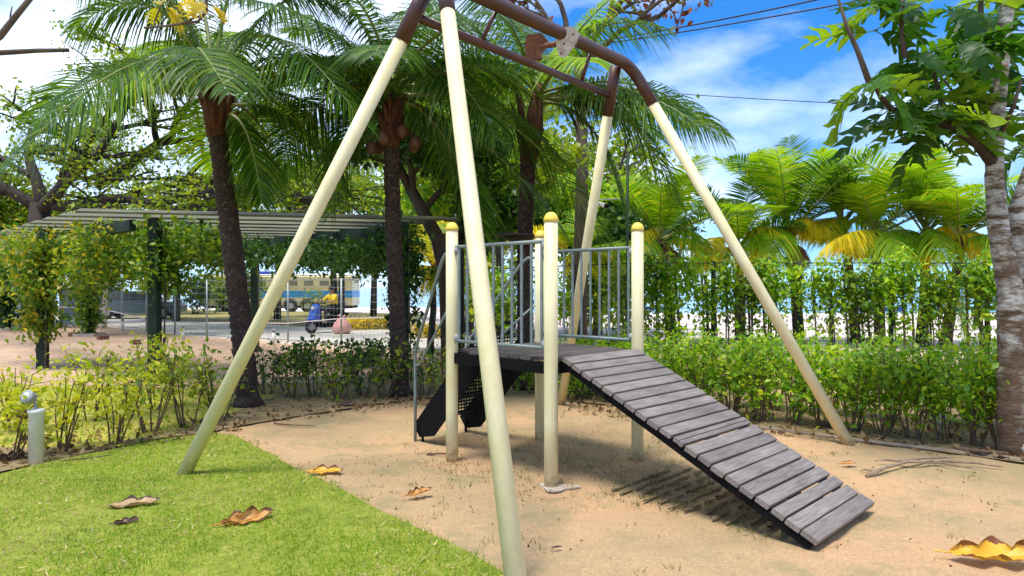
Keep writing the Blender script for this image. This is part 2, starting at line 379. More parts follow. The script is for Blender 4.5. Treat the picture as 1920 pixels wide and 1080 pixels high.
M_ftan = fallen('fallen_leaf_tan', (.44, .27, .11), (.10, .04, .025), (.62, .45, .24))
M_fbrown = fallen('fallen_leaf_brown', (.10, .04, .025), (.05, .02, .015), (.20, .09, .04))
M_steelgreen = solid('green_steel', (.020, .040, .024), (.012, .024, .015), .6, 9, spec=.2)
M_roofslat = solid('roof_slat', (.15, .145, .07), (.08, .08, .04), .6, 3, stretch=(.3, 4, 4))
M_wire = solid('fence_wire', (.34, .39, .38), (.26, .30, .30), .45, 20, metal=.4)
M_white = solid('white_paint', (.72, .72, .66), (.58, .58, .50), .45, 9)
M_lens = solid('lamp_glass', (.62, .64, .60), (.5, .52, .5), .15, 9)
M_grey = solid('grey_metal', (.34, .35, .34), (.22, .23, .23), .5, 12)
M_concrete = solid('concrete', (.50, .42, .33), (.38, .31, .23), .9, 6, bmp=.3)
M_kerb = solid('stained_kerb', (.30, .24, .17), (.17, .13, .09), .95, 5, bmp=.4)
M_drystalk = solid('dry_stalk', (.33, .24, .15), (.17, .11, .07), .9, 14, bmp=.5)
M_brick = solid('old_brick', (.22, .10, .06), (.12, .06, .04), .9, 12, bmp=.3)
M_wireblk = solid('cable', (.03, .02, .05), (.02, .015, .035), .6, 5)
M_buscream = solid('bus_cream', (.62, .52, .28), (.52, .43, .22), .35, 1.5)
M_buswin = solid('dusty_glass', (.20, .19, .12), (.13, .13, .09), .3, 2)
M_busblue = solid('bus_blue', (.02, .30, .50), (.02, .16, .48), .35, .35)
M_bluedark = solid('deep_blue', (.03, .08, .45), (.02, .05, .32), .35, 2)
M_glass = solid('tinted_glass', (.06, .07, .07), (.03, .035, .04), .08, 3)
M_rubber = solid('rubber', (.015, .015, .015), (.01, .01, .01), .8, 10)
M_bluepaint = solid('scooter_blue', (.05, .13, .52), (.04, .10, .42), .25, 4)
M_skin = solid('skin', (.30, .16, .10), (.25, .13, .08), .55, 6)
M_shirtY = solid('yellow_shirt', (.80, .56, .01), (.70, .45, .01), .8, 9)
M_trouser = solid('dark_trousers', (.02, .02, .025), (.012, .012, .015), .85, 9)
M_navy = solid('navy_shirt', (.018, .020, .05), (.010, .012, .03), .85, 9)
M_hair = solid('dark_hair', (.012, .010, .009), (.008, .007, .006), .6, 20)
M_pink = solid('pink_plastic', (.72, .36, .30), (.60, .27, .22), .35, 6, bmp=.4)
M_boat = solid('boat_blue', (.04, .12, .32), (.03, .08, .24), .4, 1)
M_car = solid('white_car_paint', (.70, .72, .72), (.62, .64, .64), .2, 1)
M_cardark = solid('grey_car_paint', (.10, .14, .16), (.08, .11, .13), .2, 1)
M_tape = solid('barrier_tape', (.80, .74, .70), (.72, .60, .56), .5, 3)
def make_sea():
    m, t, b, o = nt('sea_water')
    n = noise(t, .10, 6, .6, stretch=(.35, 1, 1)); t.links.new(ramp(t, n, [(.3, (.16, .34, .42)), (.7, (.24, .44, .50))]), b.inputs['Base Color'])
    b.inputs['Roughness'].default_value = .25; bump(t, b, noise(t, .8, 5, .6, stretch=(.4, 1, 1)), .4, .3); return m
M_sea = make_sea()

ORD = ['first', 'second', 'third', 'fourth', 'fifth', 'sixth', 'seventh', 'eighth', 'ninth', 'tenth', 'eleventh', 'twelfth', 'thirteenth', 'fourteenth', 'fifteenth', 'sixteenth', 'seventeenth', 'eighteenth', 'nineteenth', 'twentieth']

# ------------------------------------------------------------------ ground
def ground_z(x, y):
    y0 = 20+24*smooth(-1, -7, -x*-1) if False else 20+24*(1-smooth(-8, -2, x))
    z = -max(0, y-y0)*.0215
    return max(z, -4.0)
def axis(lo, hi, flo, fhi, fine, grow=1.25):
    a = list(np.arange(flo, fhi+1e-6, fine)); s = fine; p = fhi
    while p < hi: s *= grow; p += s; a.append(min(p, hi))
    s = fine; p = flo; b = []
    while p > lo: s *= grow; p -= s; b.append(max(p, lo))
    return np.array(b[::-1]+a)
xs = axis(-4000, 4000, -5, 6.5, .075); ys = axis(-60, 6000, 3.0, 10.5, .075)
from mathutils import noise as mn
gv = np.zeros((len(ys), len(xs), 3)); gv[:, :, 0] = xs[None, :]; gv[:, :, 1] = ys[:, None]
for j, y in enumerate(ys):
    for i, x in enumerate(xs):
        z = ground_z(x, y)
        if -6 < x < 8 and 2 < y < 12:
            e = min(1, (x+6)/1, (8-x)/1, (y-2)/1, (12-y)/1)
            z += e*(.018*mn.noise((x*1.1, y*1.1, 3))+.015*mn.noise((x*4.2, y*4.2, 1))+.008*mn.noise((x*8, y*8, 8))-.014)
        elif y < 30: z -= .004
        gv[j, i, 2] = z
nx, ny = len(xs), len(ys)
idx = np.arange(nx*ny).reshape(ny, nx)
quads = np.stack([idx[:-1, :-1], idx[:-1, 1:], idx[1:, 1:], idx[1:, :-1]], -1).reshape(-1, 4)
me = np_mesh('ground', gv.reshape(-1, 3), quads)
try: me.shade_smooth()
except Exception: pass
tag(link('ground', me, M_sand), kind='structure')

def sheet(name, pts, z, mat, kind='structure'):
    m = MB(); m.v = [Vector((p[0], p[1], z)) for p in pts]; m.f = [tuple(range(len(pts)))]
    o = m.build(name, mat); return tag(o, kind=kind)
def inside(poly, x, y):
    n = len(poly); r = np.zeros(len(x), bool); j = n-1
    for i in range(n):
        xi, yi, xj, yj = poly[i][0], poly[i][1], poly[j][0], poly[j][1]
        c = ((yi > y) != (yj > y)) & (x < (xj-xi)*(y-yi)/(yj-yi+1e-12)+xi); r ^= c; j = i
    return r
# lawn in the lower left
lawn = [G(*p) for p in [(-60, 905), (0, 890), (90, 868), (170, 852), (300, 826), (400, 812), (440, 818), (500, 848), (560, 882), (640, 918), (700, 952), (780, 990), (850, 1022), (945, 1075)]]
lawn = [(p.x, p.y) for p in lawn]+[(-.02, 3.2), (-.02, 2.0), (-6, 2.0), (-6, 5.75)]
sheet('lawn', lawn, .008, M_turf)
N = 190000
gx = rng.uniform(-5.2, .4, N); gy = 3.3+(rng.random(N)**1.5)*4.4
wob = np.array([mn.noise((x*2.3, y*2.3, 5))*.10+mn.noise((x*7, y*7, 2))*.05 for x, y in zip(gx, gy)]); ex = gx+wob+rng.normal(size=N)*.035; ey = gy+wob+rng.normal(size=N)*.035
keep = inside(lawn, ex, ey) & (np.abs(gx) < gy*.80+.1)
gx, gy = gx[keep], gy[keep]
dens = np.array([mn.noise((x*1.5, y*1.5, 0)) for x, y in zip(gx, gy)])
kp = rng.random(len(gx)) < np.clip(.74+dens*.95, .10, 1); gx, gy = gx[kp], gy[kp]
gp = np.stack([gx, gy, np.full(len(gx), .004)], 1)
tag(leaves('grass', gp, .027, M_grass, bias=(0, 0, 1.0), spread=.62, tpl=BLADE*np.array([1.4, 1, 1]), tf=BLADE_F, jit=1.5), 'short bright green turf covering the lower left lawn', 'grass', kind='stuff')

# planting beds and the areas behind
bedL = [G(*p) for p in [(-80, 900), (0, 885), (90, 864), (170, 848), (300, 822), (400, 809), (440, 800), (560, 780), (660, 765), (780, 748), (850, 742), (850, 712), (640, 716), (480, 722), (300, 770), (150, 800), (-80, 850)]]
sheet('planting_bed', bedL, .004, M_bed)
bedR = [G(*p) for p in [(1060, 752), (1150, 760), (1260, 776), (1330, 788), (1500, 812), (1700, 838), (1920, 868), (2100, 890), (2100, 760), (1700, 745), (1300, 735), (1060, 728)]]
sheet('hedge_bed', bedR, .003, M_bed)
sheet('back_lawn', [(-12, 6.9), (-4.2, 6.9), (-3.6, 8.2), (-3.5, 10.4), (-6.5, 11.2), (-14, 11.4)], .0045, M_backlawn)
sheet('plaza_paving', [(-26, 10.5), (-9, 11.2), (-5, 11.3), (-2.6, 11.8), (-2.9, 16.5), (-7.5, 20.6), (-10, 22.2), (-18, 29.5), (-34, 34)], .006, M_paving)
sheet('road', [(-34, 36), (-18, 30.2), (-9.7, 22.8), (-6.2, 20.7), (-3.2, 18.6), (-.5, 17), (1.0, 21.5), (-3.6, 25.6), (-8.2, 28.2), (-13.5, 31.8), (-24, 39), (-40, 46)], .010, M_road)
sheet('verge', [(-40, 46.2), (-24, 39.2), (-13.5, 32.0), (-8.2, 28.4), (-5.0, 26.6), (-5.0, 41), (-12, 43.6), (-40, 44)][:6]+[(-8.2, 43.5), (-40, 60)], .007, M_verge)
sea = MB(); sea.v = [V(-4000, 40, -1.25), V(4000, 40, -1.25), V(4000, 6000, -1.25), V(-4000, 6000, -1.25)]; sea.f = [(0, 1, 2, 3)]
tag(sea.build('sea', M_sea), kind='structure')

# kerb edging in front of the right hedge
ke = MB(); kp_ = [G(*p) for p in [(1290, 782), (1400, 798), (1520, 815), (1640, 830), (1780, 846), (1960, 868)]]
ke.tube([p+V(random.uniform(-.01, .01), random.uniform(-.02, .02), .004) for p in kp_], [.026, .030, .024, .030, .026, .03], 6, flat=.8); tag(ke.build('kerb', M_kerb), kind='structure')

# ------------------------------------------------------------------ play platform
F_, B_, L_, R_ = V(.315, 5.56, 0), V(.300, 7.305, 0), V(-.56, 6.42, 0), V(1.175, 6.44, 0)
cen = (F_+B_+L_+R_)/4
plat = thing('play_platform', 'raised play platform on cream posts with plank ramp and metal railings', 'play structure', cen)
PR = .0565
for p in (F_, L_, R_, B_):
    m = MB(); m.tube([p+V(0, 0, -.08), p+V(0, 0, .5), p+V(0, 0, 1.2), p+V(0, 0, 2.14)], PR, 24)
    o = m.build('post', M_cream, plat, True)
    cpm = MB(); cpm.lathe(p+V(0, 0, 2.135), [(PR+.004, 0), (PR+.004, .022), (PR*.93, .045), (PR*.72, .064), (PR*.4, .076), (.006, .080)], 24)
    cpm.build('cap', M_cap, o, True).location = V(0, 0, 0)
def fixsub(o): o.location = (0, 0, 0)
uFR = (R_-F_).normalized(); nFR = V(uFR.y, -uFR.x, 0); W = (R_-F_).length
DZ = 1.03
# deck boards run parallel to the ramp planks
nb = 10; depth = W-.02
for i in range(nb):
    d = .05-(i+.5)*(depth+.06)/nb; hw = (depth+.06)/nb/2-.004
    half = W/2-.07 if i in (0, 1, nb-2, nb-1) else W/2+.005
    mid = (F_+R_)/2+nFR*(d-.02)
    m = MB(); m.box(mid+V(0, 0, DZ-.015), uFR*half, nFR*hw, V(0, 0, .015), .004); m.build('deck_board', M_deck, plat)
for a, b2 in ((F_, R_), (R_, B_), (B_, L_), (L_, F_)):
    d = (b2-a).normalized(); nn = V(-d.y, d.x, 0); mid = (a+b2)/2
    m = MB(); m.box(mid+V(0, 0, DZ-.03-.05), d*((b2-a).length/2-PR+.004), nn*.02, V(0, 0, .048)); m.build('deck_beam', M_black, plat)
# ramp
top_d, bot_d = .045, 2.07
tp = (F_+R_)/2+nFR*top_d+V(0, 0, DZ); bp = (F_+R_)/2+nFR*bot_d+V(0, 0, .045)
sd = (bp-tp); SL = sd.length; sd.normalize(); sn = uFR.cross(sd).normalized()
if sn.z < 0: sn = -sn
np_ = 20; rwid = 1.06; xx = 0; pitch = SL/np_
for i in range(np_):
    gap = random.uniform(.012, .018)+(.012 if i in (10, 17) else 0)
    hw = (pitch-gap)/2
    if i == 19: hw += .004
    mid = tp+sd*((i+.5)*pitch+random.uniform(-.002, .002))+uFR*random.uniform(-.008, .008)
    tw = random.uniform(-.006, .006); u2 = (uFR+sd*tw).normalized(); s2 = sn.cross(u2)
    m = MB()
    if i == 10:   # cracked plank: two halves with a hairline split
        m.box(mid-s2*(hw*.5), u2*rwid/2, s2*(hw*.5-.0015), sn*.016, .003)
        m.box(mid+s2*(hw*.5)+sn*.003, u2*rwid/2, s2*(hw*.5-.0015), sn*.016, .003)
    else: m.box(mid+sn*random.uniform(-.003, .003), u2*rwid/2, s2*hw, sn*.018, .004)
    # object axes along the plank so the grain follows it
    o = m.build('ramp_plank', M_plank, plat)
    if i == 10: o['label'] = 'ramp plank split along its length'
for s_ in (-1, 1):
    m = MB(); m.box((tp+bp)/2-sn*.047+uFR*(s_*(rwid/2-.035))-sd*.01, sd*(SL/2-.02), uFR*.020, sn*.029); m.build('ramp_stringer', M_black, plat)
m = MB(); m.box((tp+bp)/2-sn*.058, sd*(SL/2-.05), uFR*.020, sn*.040); m.build('ramp_stringer', M_black, plat)
for i in range(np_):      # one screw head on each end of the planks
    pass
# railings
def railing(a, b2, nbal):
    d = (b2-a).normalized(); L = (b2-a).length
    z1, z0 = 1.98, 1.11
    rail = thing('railing', None, None); rail.parent = plat; rail.location = (0, 0, 0)
    a1, b1 = a+d*(PR-.01), b2-d*(PR-.01)
    for z in (z1, z0):
        m = MB(); m.tube([a1+V(0, 0, z), b1+V(0, 0, z)], .0165, 12); m.build('rail', M_galv, rail, True)
    for e, s_ in ((a, 1), (b2, -1)):
        for z in (z1-.035, z0+.03):
            m = MB(); q = e+d*(s_*(PR+.012)); m.lathe(q+V(0, 0, z), [(.001, -.034), (.022, -.03), (.026, 0), (.022, .03), (.001, .034)], 10); m.build('clamp', M_grey, rail, True)
    for k in range(nbal):
        q = a+d*(PR+.045+(L-2*PR-.09)*k/(nbal-1))
        m = MB(); m.tube([q+V(0, 0, z0), q+V(0, 0, z1)], .0125, 10, False); m.build('baluster', M_galv, rail, True)
    m = MB(); m.tube([a1+V(0, 0, z1-.05), a1+d*.05+V(0, 0, z1-.05), a1+d*.05+V(0, 0, z1)], .012, 8); m.build('bracket', M_galv, rail, True)
    return rail
for r_ in (railing(L_, F_, 10), railing(B_, R_, 10)): pass
# stair on the far left side
uLB = (B_-L_).normalized(); nLB = V(-uLB.y, uLB.x, 0)
stair = thing('stair', None, None); stair.parent = plat; stair.location = (0, 0, 0)
s_top = (L_+B_)/2+nLB*.05; RUN = .80; sw = .325
tdir = (nLB*RUN+V(0, 0, -.93)); TL = tdir.length; tdir.normalize()
tn = uLB.cross(tdir).normalized()
if tn.z < 0: tn = -tn
for s_ in (-1, 1):
    c0 = s_top+uLB*(s_*sw)+V(0, 0, DZ-.03)
    poly = [(-.06, .05), (TL, .13), (TL+.03, -.02), (TL-.16, -.17), (.10, -.22), (-.06, -.12)]
    m = MB(); m.prism(c0, tdir, tn, poly, .012); m.build('stringer', M_black, stair)
def perforated(o, u, v, nu, nv, hu, hv):
    """plate of nu x nv cells with a hexagonal hole in each"""
    m = MB(); du, dv = 2*hu/nu, 2*hv/nv; nn = Vector(u).cross(Vector(v)).normalized()*.003
    for i in range(nu):
        for j in range(nv):
            c = Vector(o)+u*(-hu+du*(i+.5))+v*(-hv+dv*(j+.5)); b = len(m.v)
            outer = [(-.5, -.5), (0, -.5), (.5, -.5), (.5, .5), (0, .5), (-.5, .5)]; inner = [(-.34, -.15), (0, -.36), (.34, -.15), (.34, .15), (0, .36), (-.34, .15)]
            for a, c2 in outer: m.v.append(c+u*(a*du)+v*(c2*dv))
            for a, c2 in inner: m.v.append(c+u*(a*du)+v*(c2*dv))
            for k in range(6):
                k2 = (k+1) % 6; m.f.append((b+k, b+k2, b+6+k2, b+6+k))
    return m
for k in range(4):
    t = (k+.75)/4.15
    c0 = s_top+nLB*(RUN*t-.02)+V(0, 0, DZ-.03-.93*t+.08)
    m = perforated(c0, uLB, nLB, 16, 5, sw-.01, .10); m.build('tread', M_black, stair)
    m = perforated(c0-nLB*.10+V(0, 0, .11), uLB, V(0, 0, 1), 16, 6, sw-.01, .105); m.build('riser', M_black, stair)
    m = MB(); m.box(c0+nLB*.102-V(0, 0, .015), uLB*(sw-.01), nLB*.004, V(0, 0, .018)); m.build('tread_lip', M_black, stair)
for s_, P0 in ((-1, L_), (1, B_)):
    foot = s_top+uLB*(s_*(sw+.03))+nLB*(RUN+.04)
    m = MB()
    a0 = P0+V(0, 0, 1.93); a1 = lerp(P0, foot, .16)+V(0, 0, 1.92); a2 = lerp(P0, foot, .30)+V(0, 0, 1.80)
    b0 = foot+V(0, 0, .99)+(P0-foot).normalized()*.03
    hand = thing('handrail', None, None); hand.parent = stair; hand.location = (0, 0, 0)
    m.tube([a0, a1, lerp(a1, a2, .5)+V(0, 0, .015), a2, lerp(a2, b0, .5), b0+(a2-b0)*.08, foot+V(0, 0, .93), foot+V(0, 0, .5), foot+V(0, 0, -.04)], .0165, 10)
    c0 = lerp(P0, foot, .04)+V(0, 0, 1.44); c1 = foot+(P0-foot)*.22+V(0, 0, .88)
    m.tube([c0, lerp(c0, c1, .5), c1, foot+(P0-foot)*.12+V(0, 0, .80), foot+V(0, 0, .79)], .0125, 8)
    m.build('handrail_pipe', M_galv, stair, True); bpy.data.objects.remove(hand)
for s_ in (-1, 1):
    q = s_top+uLB*(s_*(sw-.02))+nLB*(RUN-.02)
    m = MB(); m.tube([q+V(0, 0, .12), q+V(0, 0, -.03)], .014, 8); m.build('stair_foot', M_black, stair)
# concrete footing by the front post
m = MB(); pr = []
for k in range(22):
    a = 2*math.pi*k/22; r = .12+.03*math.sin(3*a+1)+random.uniform(-.012, .012); pr.append((r*math.cos(a)*1.25+.05, r*math.sin(a)*.9-.03))
m.prism(F_-V(0, 0, .002), (1, 0, 0), (0, 1, 0), pr, .012); m.build('footing', M_concrete, plat)

# ------------------------------------------------------------------ swing frame
fA, fB, fC, fD = G(345, 889), V(.035, 3.45, 0), G(1052, 757), G(1590, 831)
H = 4.05
def top(px, py): Y = (H-EYE)*FPX/(540-py); return P(px, py, Y)
tA, tB, tC, tD = top(809, -38), top(832, -38), top(1155, 121), top(1183, 123)
swing = thing('swing_frame', 'tall cream and brown tubular swing frame with splayed legs and no seat', 'swing frame', ((fA+fB+fC+fD)/4))
def along(f, t_, y):
    lo, hi = 0.0, 1.0
    for _ in range(40):
        mid = (lo+hi)/2
        if pix(lerp(f, t_, mid))[1] > y: lo = mid
        else: hi = mid
    return lo
LR = .058
sl = {}
for nm, f, t_, y in (('A', fA, tA, 76), ('B', fB, tB, 24), ('C', fC, tC, 216), ('D', fD, tD, 196)):
    k = along(f, t_, y); sl[nm] = lerp(f, t_, k); dd = (t_-f).normalized()
    m = MB(); m.tube([f-dd*.10, lerp(f, t_, k*.5), sl[nm]+dd*.05], LR, 24); m.build('leg', M_cream, swing, True)
    m = MB(); m.tube([sl[nm]-dd*.003, sl[nm]+dd*.012], LR+.0035, 24); m.build('collar_ring', M_brown, swing)
def arc(p, a, b, r, n=6):
    """round the corner a-p-b"""
    u, v = (a-p).normalized(), (b-p).normalized(); p0, p2 = p+u*r, p+v*r
    return [p0*(1-t)**2+p*2*t*(1-t)+p2*t*t for t in [i/n for i in range(n+1)]]
SR = .063
m = MB(); path = [sl['B']]+arc(tB, sl['B'], tD, .22)+arc(tD, tB, sl['D'], .22)+[sl['D']]
m.tube(path, SR, 24); m.build('top_beam', M_brown, swing, True)
for nm, t_ in (('A', tA), ('C', tC)):
    dd = (t_-sl[nm]).normalized()
    m = MB(); m.tube([sl[nm], t_-dd*.02], SR, 24); m.build('leg_sleeve', M_brown, swing, True)
# lower beam between the two back legs, struts, brackets
qA = lerp(fA, tA, along(fA, tA, 30)); qC = lerp(fC, tC, along(fC, tC, 180))
m = MB(); m.tube([qA, qC], .037, 18); m.build('lower_beam', M_brown, swing, True)
for ta, tb in ((.27, .27), (.80, .80)):
    m = MB(); m.tube([lerp(tA, tC, ta)+(tB-tA)*.3, lerp(qA, qC, tb)], .019, 12); m.build('strut', M_brown, swing, True)
bu = (tD-tB).normalized()
shield = [(-.10, .12), (.05, .15), (.13, .08), (.10, -.02), (.02, -.13), (-.02, -.16), (-.07, -.13), (-.11, 0)]
for c0, mt, nm in ((P(1062, 78, 6.62), M_plate, 'bearing_plate'), (P(1003, 90, 6.75), M_rust, 'bearing_plate')):
    face = (V(0, 0, 1.6)-c0).normalized(); u = V(face.y, -face.x, 0).normalized()*-1; u = (u+V(0, 0, -.1)).normalized(); v = face.cross(u).normalized()
    if v.z < 0: v = -v
    m = MB(); m.prism(c0, u, v, [(a*.95, b2*.95) for a, b2 in shield], .012); o = m.build(nm, mt, swing)
    for a, b2 in ((-.05, .08), (.06, .07), (-.02, -.02), (-.04, -.11)):
        m = MB(); m.lathe(c0+u*a+v*b2+face*.006*(1 if face.dot(u.cross(v)) != 0 else 1), [(.011, -.004), (.011, .006), (.005, .010)], 8, face); s_ = m.build('bolt', M_rust, o); fixsub(s_)
m = MB(); m.tube([P(1005, 88, 6.78), P(1060, 80, 6.66)], .028, 12); m.build('bearing_tube', M_rust, swing, True)
m = MB(); m.tube([P(1005, 92, 6.8), P(1012, 112, 6.78)], .03, 10); m.build('bearing_block', M_rust, swing, True)

# ------------------------------------------------------------------ palms
def bez(p0, p1, p2, n):
    return [p0*(1-t)**2+p1*2*t*(1-t)+p2*t*t for t in [i/n for i in range(n+1)]]
def frond(parent, p0, p1, p2, ll, nl, mat, rmat, hang=.6, width=.042, vee=.25, rad=.022, start=.16, r=None, close=1.0):
    r = r or random
    pts = bez(p0, p1, p2, 14)
    m = MB(); m.tube(pts, [rad*(1.5-1.42*min(1, i/14*1.0)) for i in range(15)], 5)
    nr = len(m.f)
    roll = r.uniform(-.35, .35)
    for k in range(nl):
        for side in (-1, 1):
            t = start+(1-start)*((k+.5+r.uniform(-.3, .3))/nl)
            q = p0*(1-t)**2+p1*2*t*(1-t)+p2*t*t
            d = ((p1-p0)*(1-t)+(p2-p1)*t).normalized()
            s = d.cross(V(0, 0, 1))
            if s.length < .1: s = V(1, 0, 0)
            s.normalize(); u = s.cross(d).normalized()
            s2 = (s*math.cos(roll)+u*math.sin(roll))
            prof = min(1, .45+1.6*(t-start))*(1 if t < .7 else 1-.75*(t-.7)/.3)
            ln = ll*prof*r.uniform(.85, 1.1)
            fw = .22+.75*t*t+r.uniform(-.08, .08)
            e = (s2*side+d*fw+u*(vee+r.uniform(-.08, .08))).normalized()
            hg = hang*r.uniform(.7, 1.25)*(1.0-.4*t)
            a = [q+e*(ln*x)+V(0, 0, -1)*(ln*hg*x*x*.95) for x in (0, .35, .7, 1)]
            wd = d-e*d.dot(e); wd.normalize(); wd = (wd+u*r.uniform(-.3, .3)).normalized()
            b = len(m.v)
            for x, ww in ((0, .5), (1, 1.0), (2, .7)):
                m.v.append(a[x]+wd*(width*ww/2)); m.v.append(a[x]-wd*(width*ww/2))
            m.v.append(a[3])
            m.f += [(b, b+1, b+3, b+2), (b+2, b+3, b+5, b+4), (b+4, b+5, b+6)]
    me = m.mesh('frond'); me.materials.append(rmat); me.materials.append(mat)
    mi = np.zeros(len(me.polygons), np.int32); mi[nr:] = 1; me.polygons.foreach_set('material_index', mi)
    return link('frond', me, None, parent)
def ringed(pts, r0, r1, amp=.05, step=.09):
    """trunk stations with leaf-scar rings"""
    out, rad = [], []
    L = sum((Vector(pts[i+1])-Vector(pts[i])).length for i in range(len(pts)-1)); n = max(6, int(L/step))
    cum = [0]
    for i in range(len(pts)-1): cum.append(cum[-1]+(Vector(pts[i+1])-Vector(pts[i])).length)
    for i in range(n+1):
        s = L*i/n; j = 0
        while j < len(pts)-2 and cum[j+1] < s: j += 1
        t = (s-cum[j])/max(1e-6, cum[j+1]-cum[j]); p = lerp(Vector(pts[j]), Vector(pts[j+1]), t)
        rr = lerp(r0, r1, (i/n)**.6)
        for dz, k in ((0, 1+amp), (.6, 1-amp*.6)):
            q = p+V(0, 0, dz*L/n)
            if i == n and dz: break
            out.append(q+V(random.uniform(-.006, .006), random.uniform(-.006, .006), 0)); rad.append(rr*k*random.uniform(.97, 1.03))
    return out, rad
def rand_frond(parent, c, az, el, L, droop, ll, nl, mat, rmat, **k):
    d = V(math.cos(az), math.sin(az), 0)
    p1 = c+d*(L*.5*math.cos(el))+V(0, 0, L*.55*math.sin(el)); p2 = c+d*(L*(.30+.70*math.cos(el)))*.92+V(0, 0, L*(.95*math.sin(el)-droop))
    return frond(parent, c, p1, p2, ll, nl, mat, rmat, **k)
def palm(name, label, trunk, crown, r0, r1, explicit, n_rand, Lr, ll, nl, mats, group, cocos=0, dark=True, seed=1, els=(-.1, 1.25), hang=.6, hang_e=None, width=.042, husk=True, azr=None, step=.09):
    rs = random.Random(seed)
    t = thing(name, label, 'palm tree', trunk[0], group)
    o, rad = ringed(trunk, r0, r1, step=step); rad[0] *= 1.45; rad[1] *= 1.3; rad[2] *= 1.15
    m = MB(); m.tube(o, rad, 12); m.build('trunk', M_palmbark, t, True)
    tp_ = Vector(trunk[-1])
    if husk:
        m = MB(); hh = (crown-tp_).length
        for k in range(16):
            a = 2*math.pi*k/16+rs.uniform(-.2, .2); z = rs.uniform(-.1, .45)*hh
            b0 = tp_+V(math.cos(a)*r1*.7, math.sin(a)*r1*.7, z); b1 = b0+V(math.cos(a)*r1*rs.uniform(.9, 1.6), math.sin(a)*r1*rs.uniform(.9, 1.6), hh*rs.uniform(.5, .9))
            m.tube([b0, lerp(b0, b1, .6)+V(0, 0, .05), b1], [r1*.35, r1*.3, r1*.12], 6)
        m.tube([tp_-V(0, 0, .05), lerp(tp_, crown, .5), crown+V(0, 0, hh*.3)], [r1*1.15, r1*1.35, r1*.6], 10)
        m.build('crown_fibre', M_husk, t, True)
    for (a, b, c, mt, l2) in explicit:
        frond(t, a, b, c, l2 or ll, nl, mt, M_rachisY if mt is M_frondyel else M_rachis, hang=hang if hang_e is None or (c.z > a.z+.6) else hang_e, width=width, r=rs)
    for k in range(n_rand):
        az = (2*math.pi*k*.382+rs.uniform(-.3, .3)) if azr is None else rs.uniform(*azr); el = lerp(els[0], els[1], ((k*.618+rs.random()*.3) % 1))
        mt = mats[int(rs.random()*len(mats))]
        rand_frond(t, crown+V(0, 0, rs.uniform(-.1, .15)), az, el, Lr*rs.uniform(.8, 1.1), rs.uniform(.12, .42)+.35*max(0, .5-el), ll*rs.uniform(.85, 1.1), nl, mt, M_rachisY if mt is M_frondyel else M_rachis, hang=hang*rs.uniform(.7, 1.2), width=width, r=rs)
    for k in range(cocos):
        a = 2*math.pi*k/cocos+rs.uniform(-.3, .3); q = tp_+V(math.cos(a)*(.28+.12*rs.random()), math.sin(a)*(.28+.1*rs.random()), rs.uniform(-.08, .22))
        m = MB(); m.ell(q, (.085, .085, .11), 10, 7); c_ = m.build('coconut', M_coco, t, True)
        m = MB(); m.tube([tp_+V(0, 0, .3), lerp(tp_, q, .6)+V(0, 0, .25), q+V(0, 0, .08)], .012, 5); fixsub(m.build('stalk', M_husk, c_))
    return t
GP = 'tall coconut palms round the playground'
Y1 = 9.4
c1 = P(400, 165, Y1)
ex1 = [(c1, P(285, 0, 8.3), P(0, 330, 7.4), M_frond, 1.0),
       (c1, P(330, 20, 8.6), P(150, 250, 7.6), M_frondlit, .9),
       (c1, P(480, -60, 8.9), P(680, 230, 8.3), M_frond, 1.05),
       (c1, P(330, 10, 8.0), P(430, 175, 6.9), M_frond, .8),
       (c1, P(240, 60, 9.6), P(60, 230, 10), M_frond, .9),
       (P(425, 215, Y1), P(470, 210, 9.3), P(490, 380, 9.2), M_frond, .6),
       (P(425, 200, Y1), P(560, 170, 9.8), P(650, 360, 9.9), M_frond, .8),
       (c1, P(330, -120, 9.4), P(60, -60, 9.0), M_frond, .9),
       (c1, P(430, -150, 9.6), P(520, -60, 9.2), M_frond, .9), (c1, P(300, -90, 9.0), P(130, 60, 8.6), M_frond, .9), (c1, P(380, -160, 9.9), P(250, -90, 9.9), M_frond, .9), (c1, P(520, -70, 9.9), P(640, 20, 9.9), M_frond, .95)]
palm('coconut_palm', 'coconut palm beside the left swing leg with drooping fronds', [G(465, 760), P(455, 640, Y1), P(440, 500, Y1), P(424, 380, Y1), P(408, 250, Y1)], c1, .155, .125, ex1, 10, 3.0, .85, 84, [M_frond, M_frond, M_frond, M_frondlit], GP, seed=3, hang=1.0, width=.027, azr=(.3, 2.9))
Y2 = 10.3
c2 = P(735, 180, Y2)
ex2 = [(c2, P(640, 30, 9.8), P(470, 190, 9.4), M_frond, .9), (c2, P(600, 110, 10.4), P(520, 330, 10.6), M_frond, .85),
       (c2, P(840, 60, 9.6), P(930, 260, 9.2), M_frond, .85), (c2, P(700, -60, 9.6), P(560, -40, 9), M_frond, .9),
       (c2, P(790, -60, 9.5), P(900, 60, 9), M_frond, .9), (c2, P(660, 150, 10.2), P(620, 400, 10.2), M_frond, .8),
       (c2, P(820, 190, 10.5), P(880, 360, 10.7), M_frond, .7), (c2, P(640, -150, 10), P(420, -20, 10), M_frond, .9), (c2, P(995, 150, 10.4), P(1150, 490, 10.3), M_frond, 1.15)]
palm('coconut_palm', 'middle coconut palm with brown coconuts hanging under its crown', [G(750, 741), P(746, 620, Y2), P(738, 450, Y2), P(733, 270, Y2)], c2, .135, .115, ex2, 12, 3.0, .85, 80, [M_frond], GP, cocos=7, seed=5, hang=1.0, width=.027, els=(-.2, 1.3))
Y3 = 11.0
c3 = P(1010, 190, Y3)
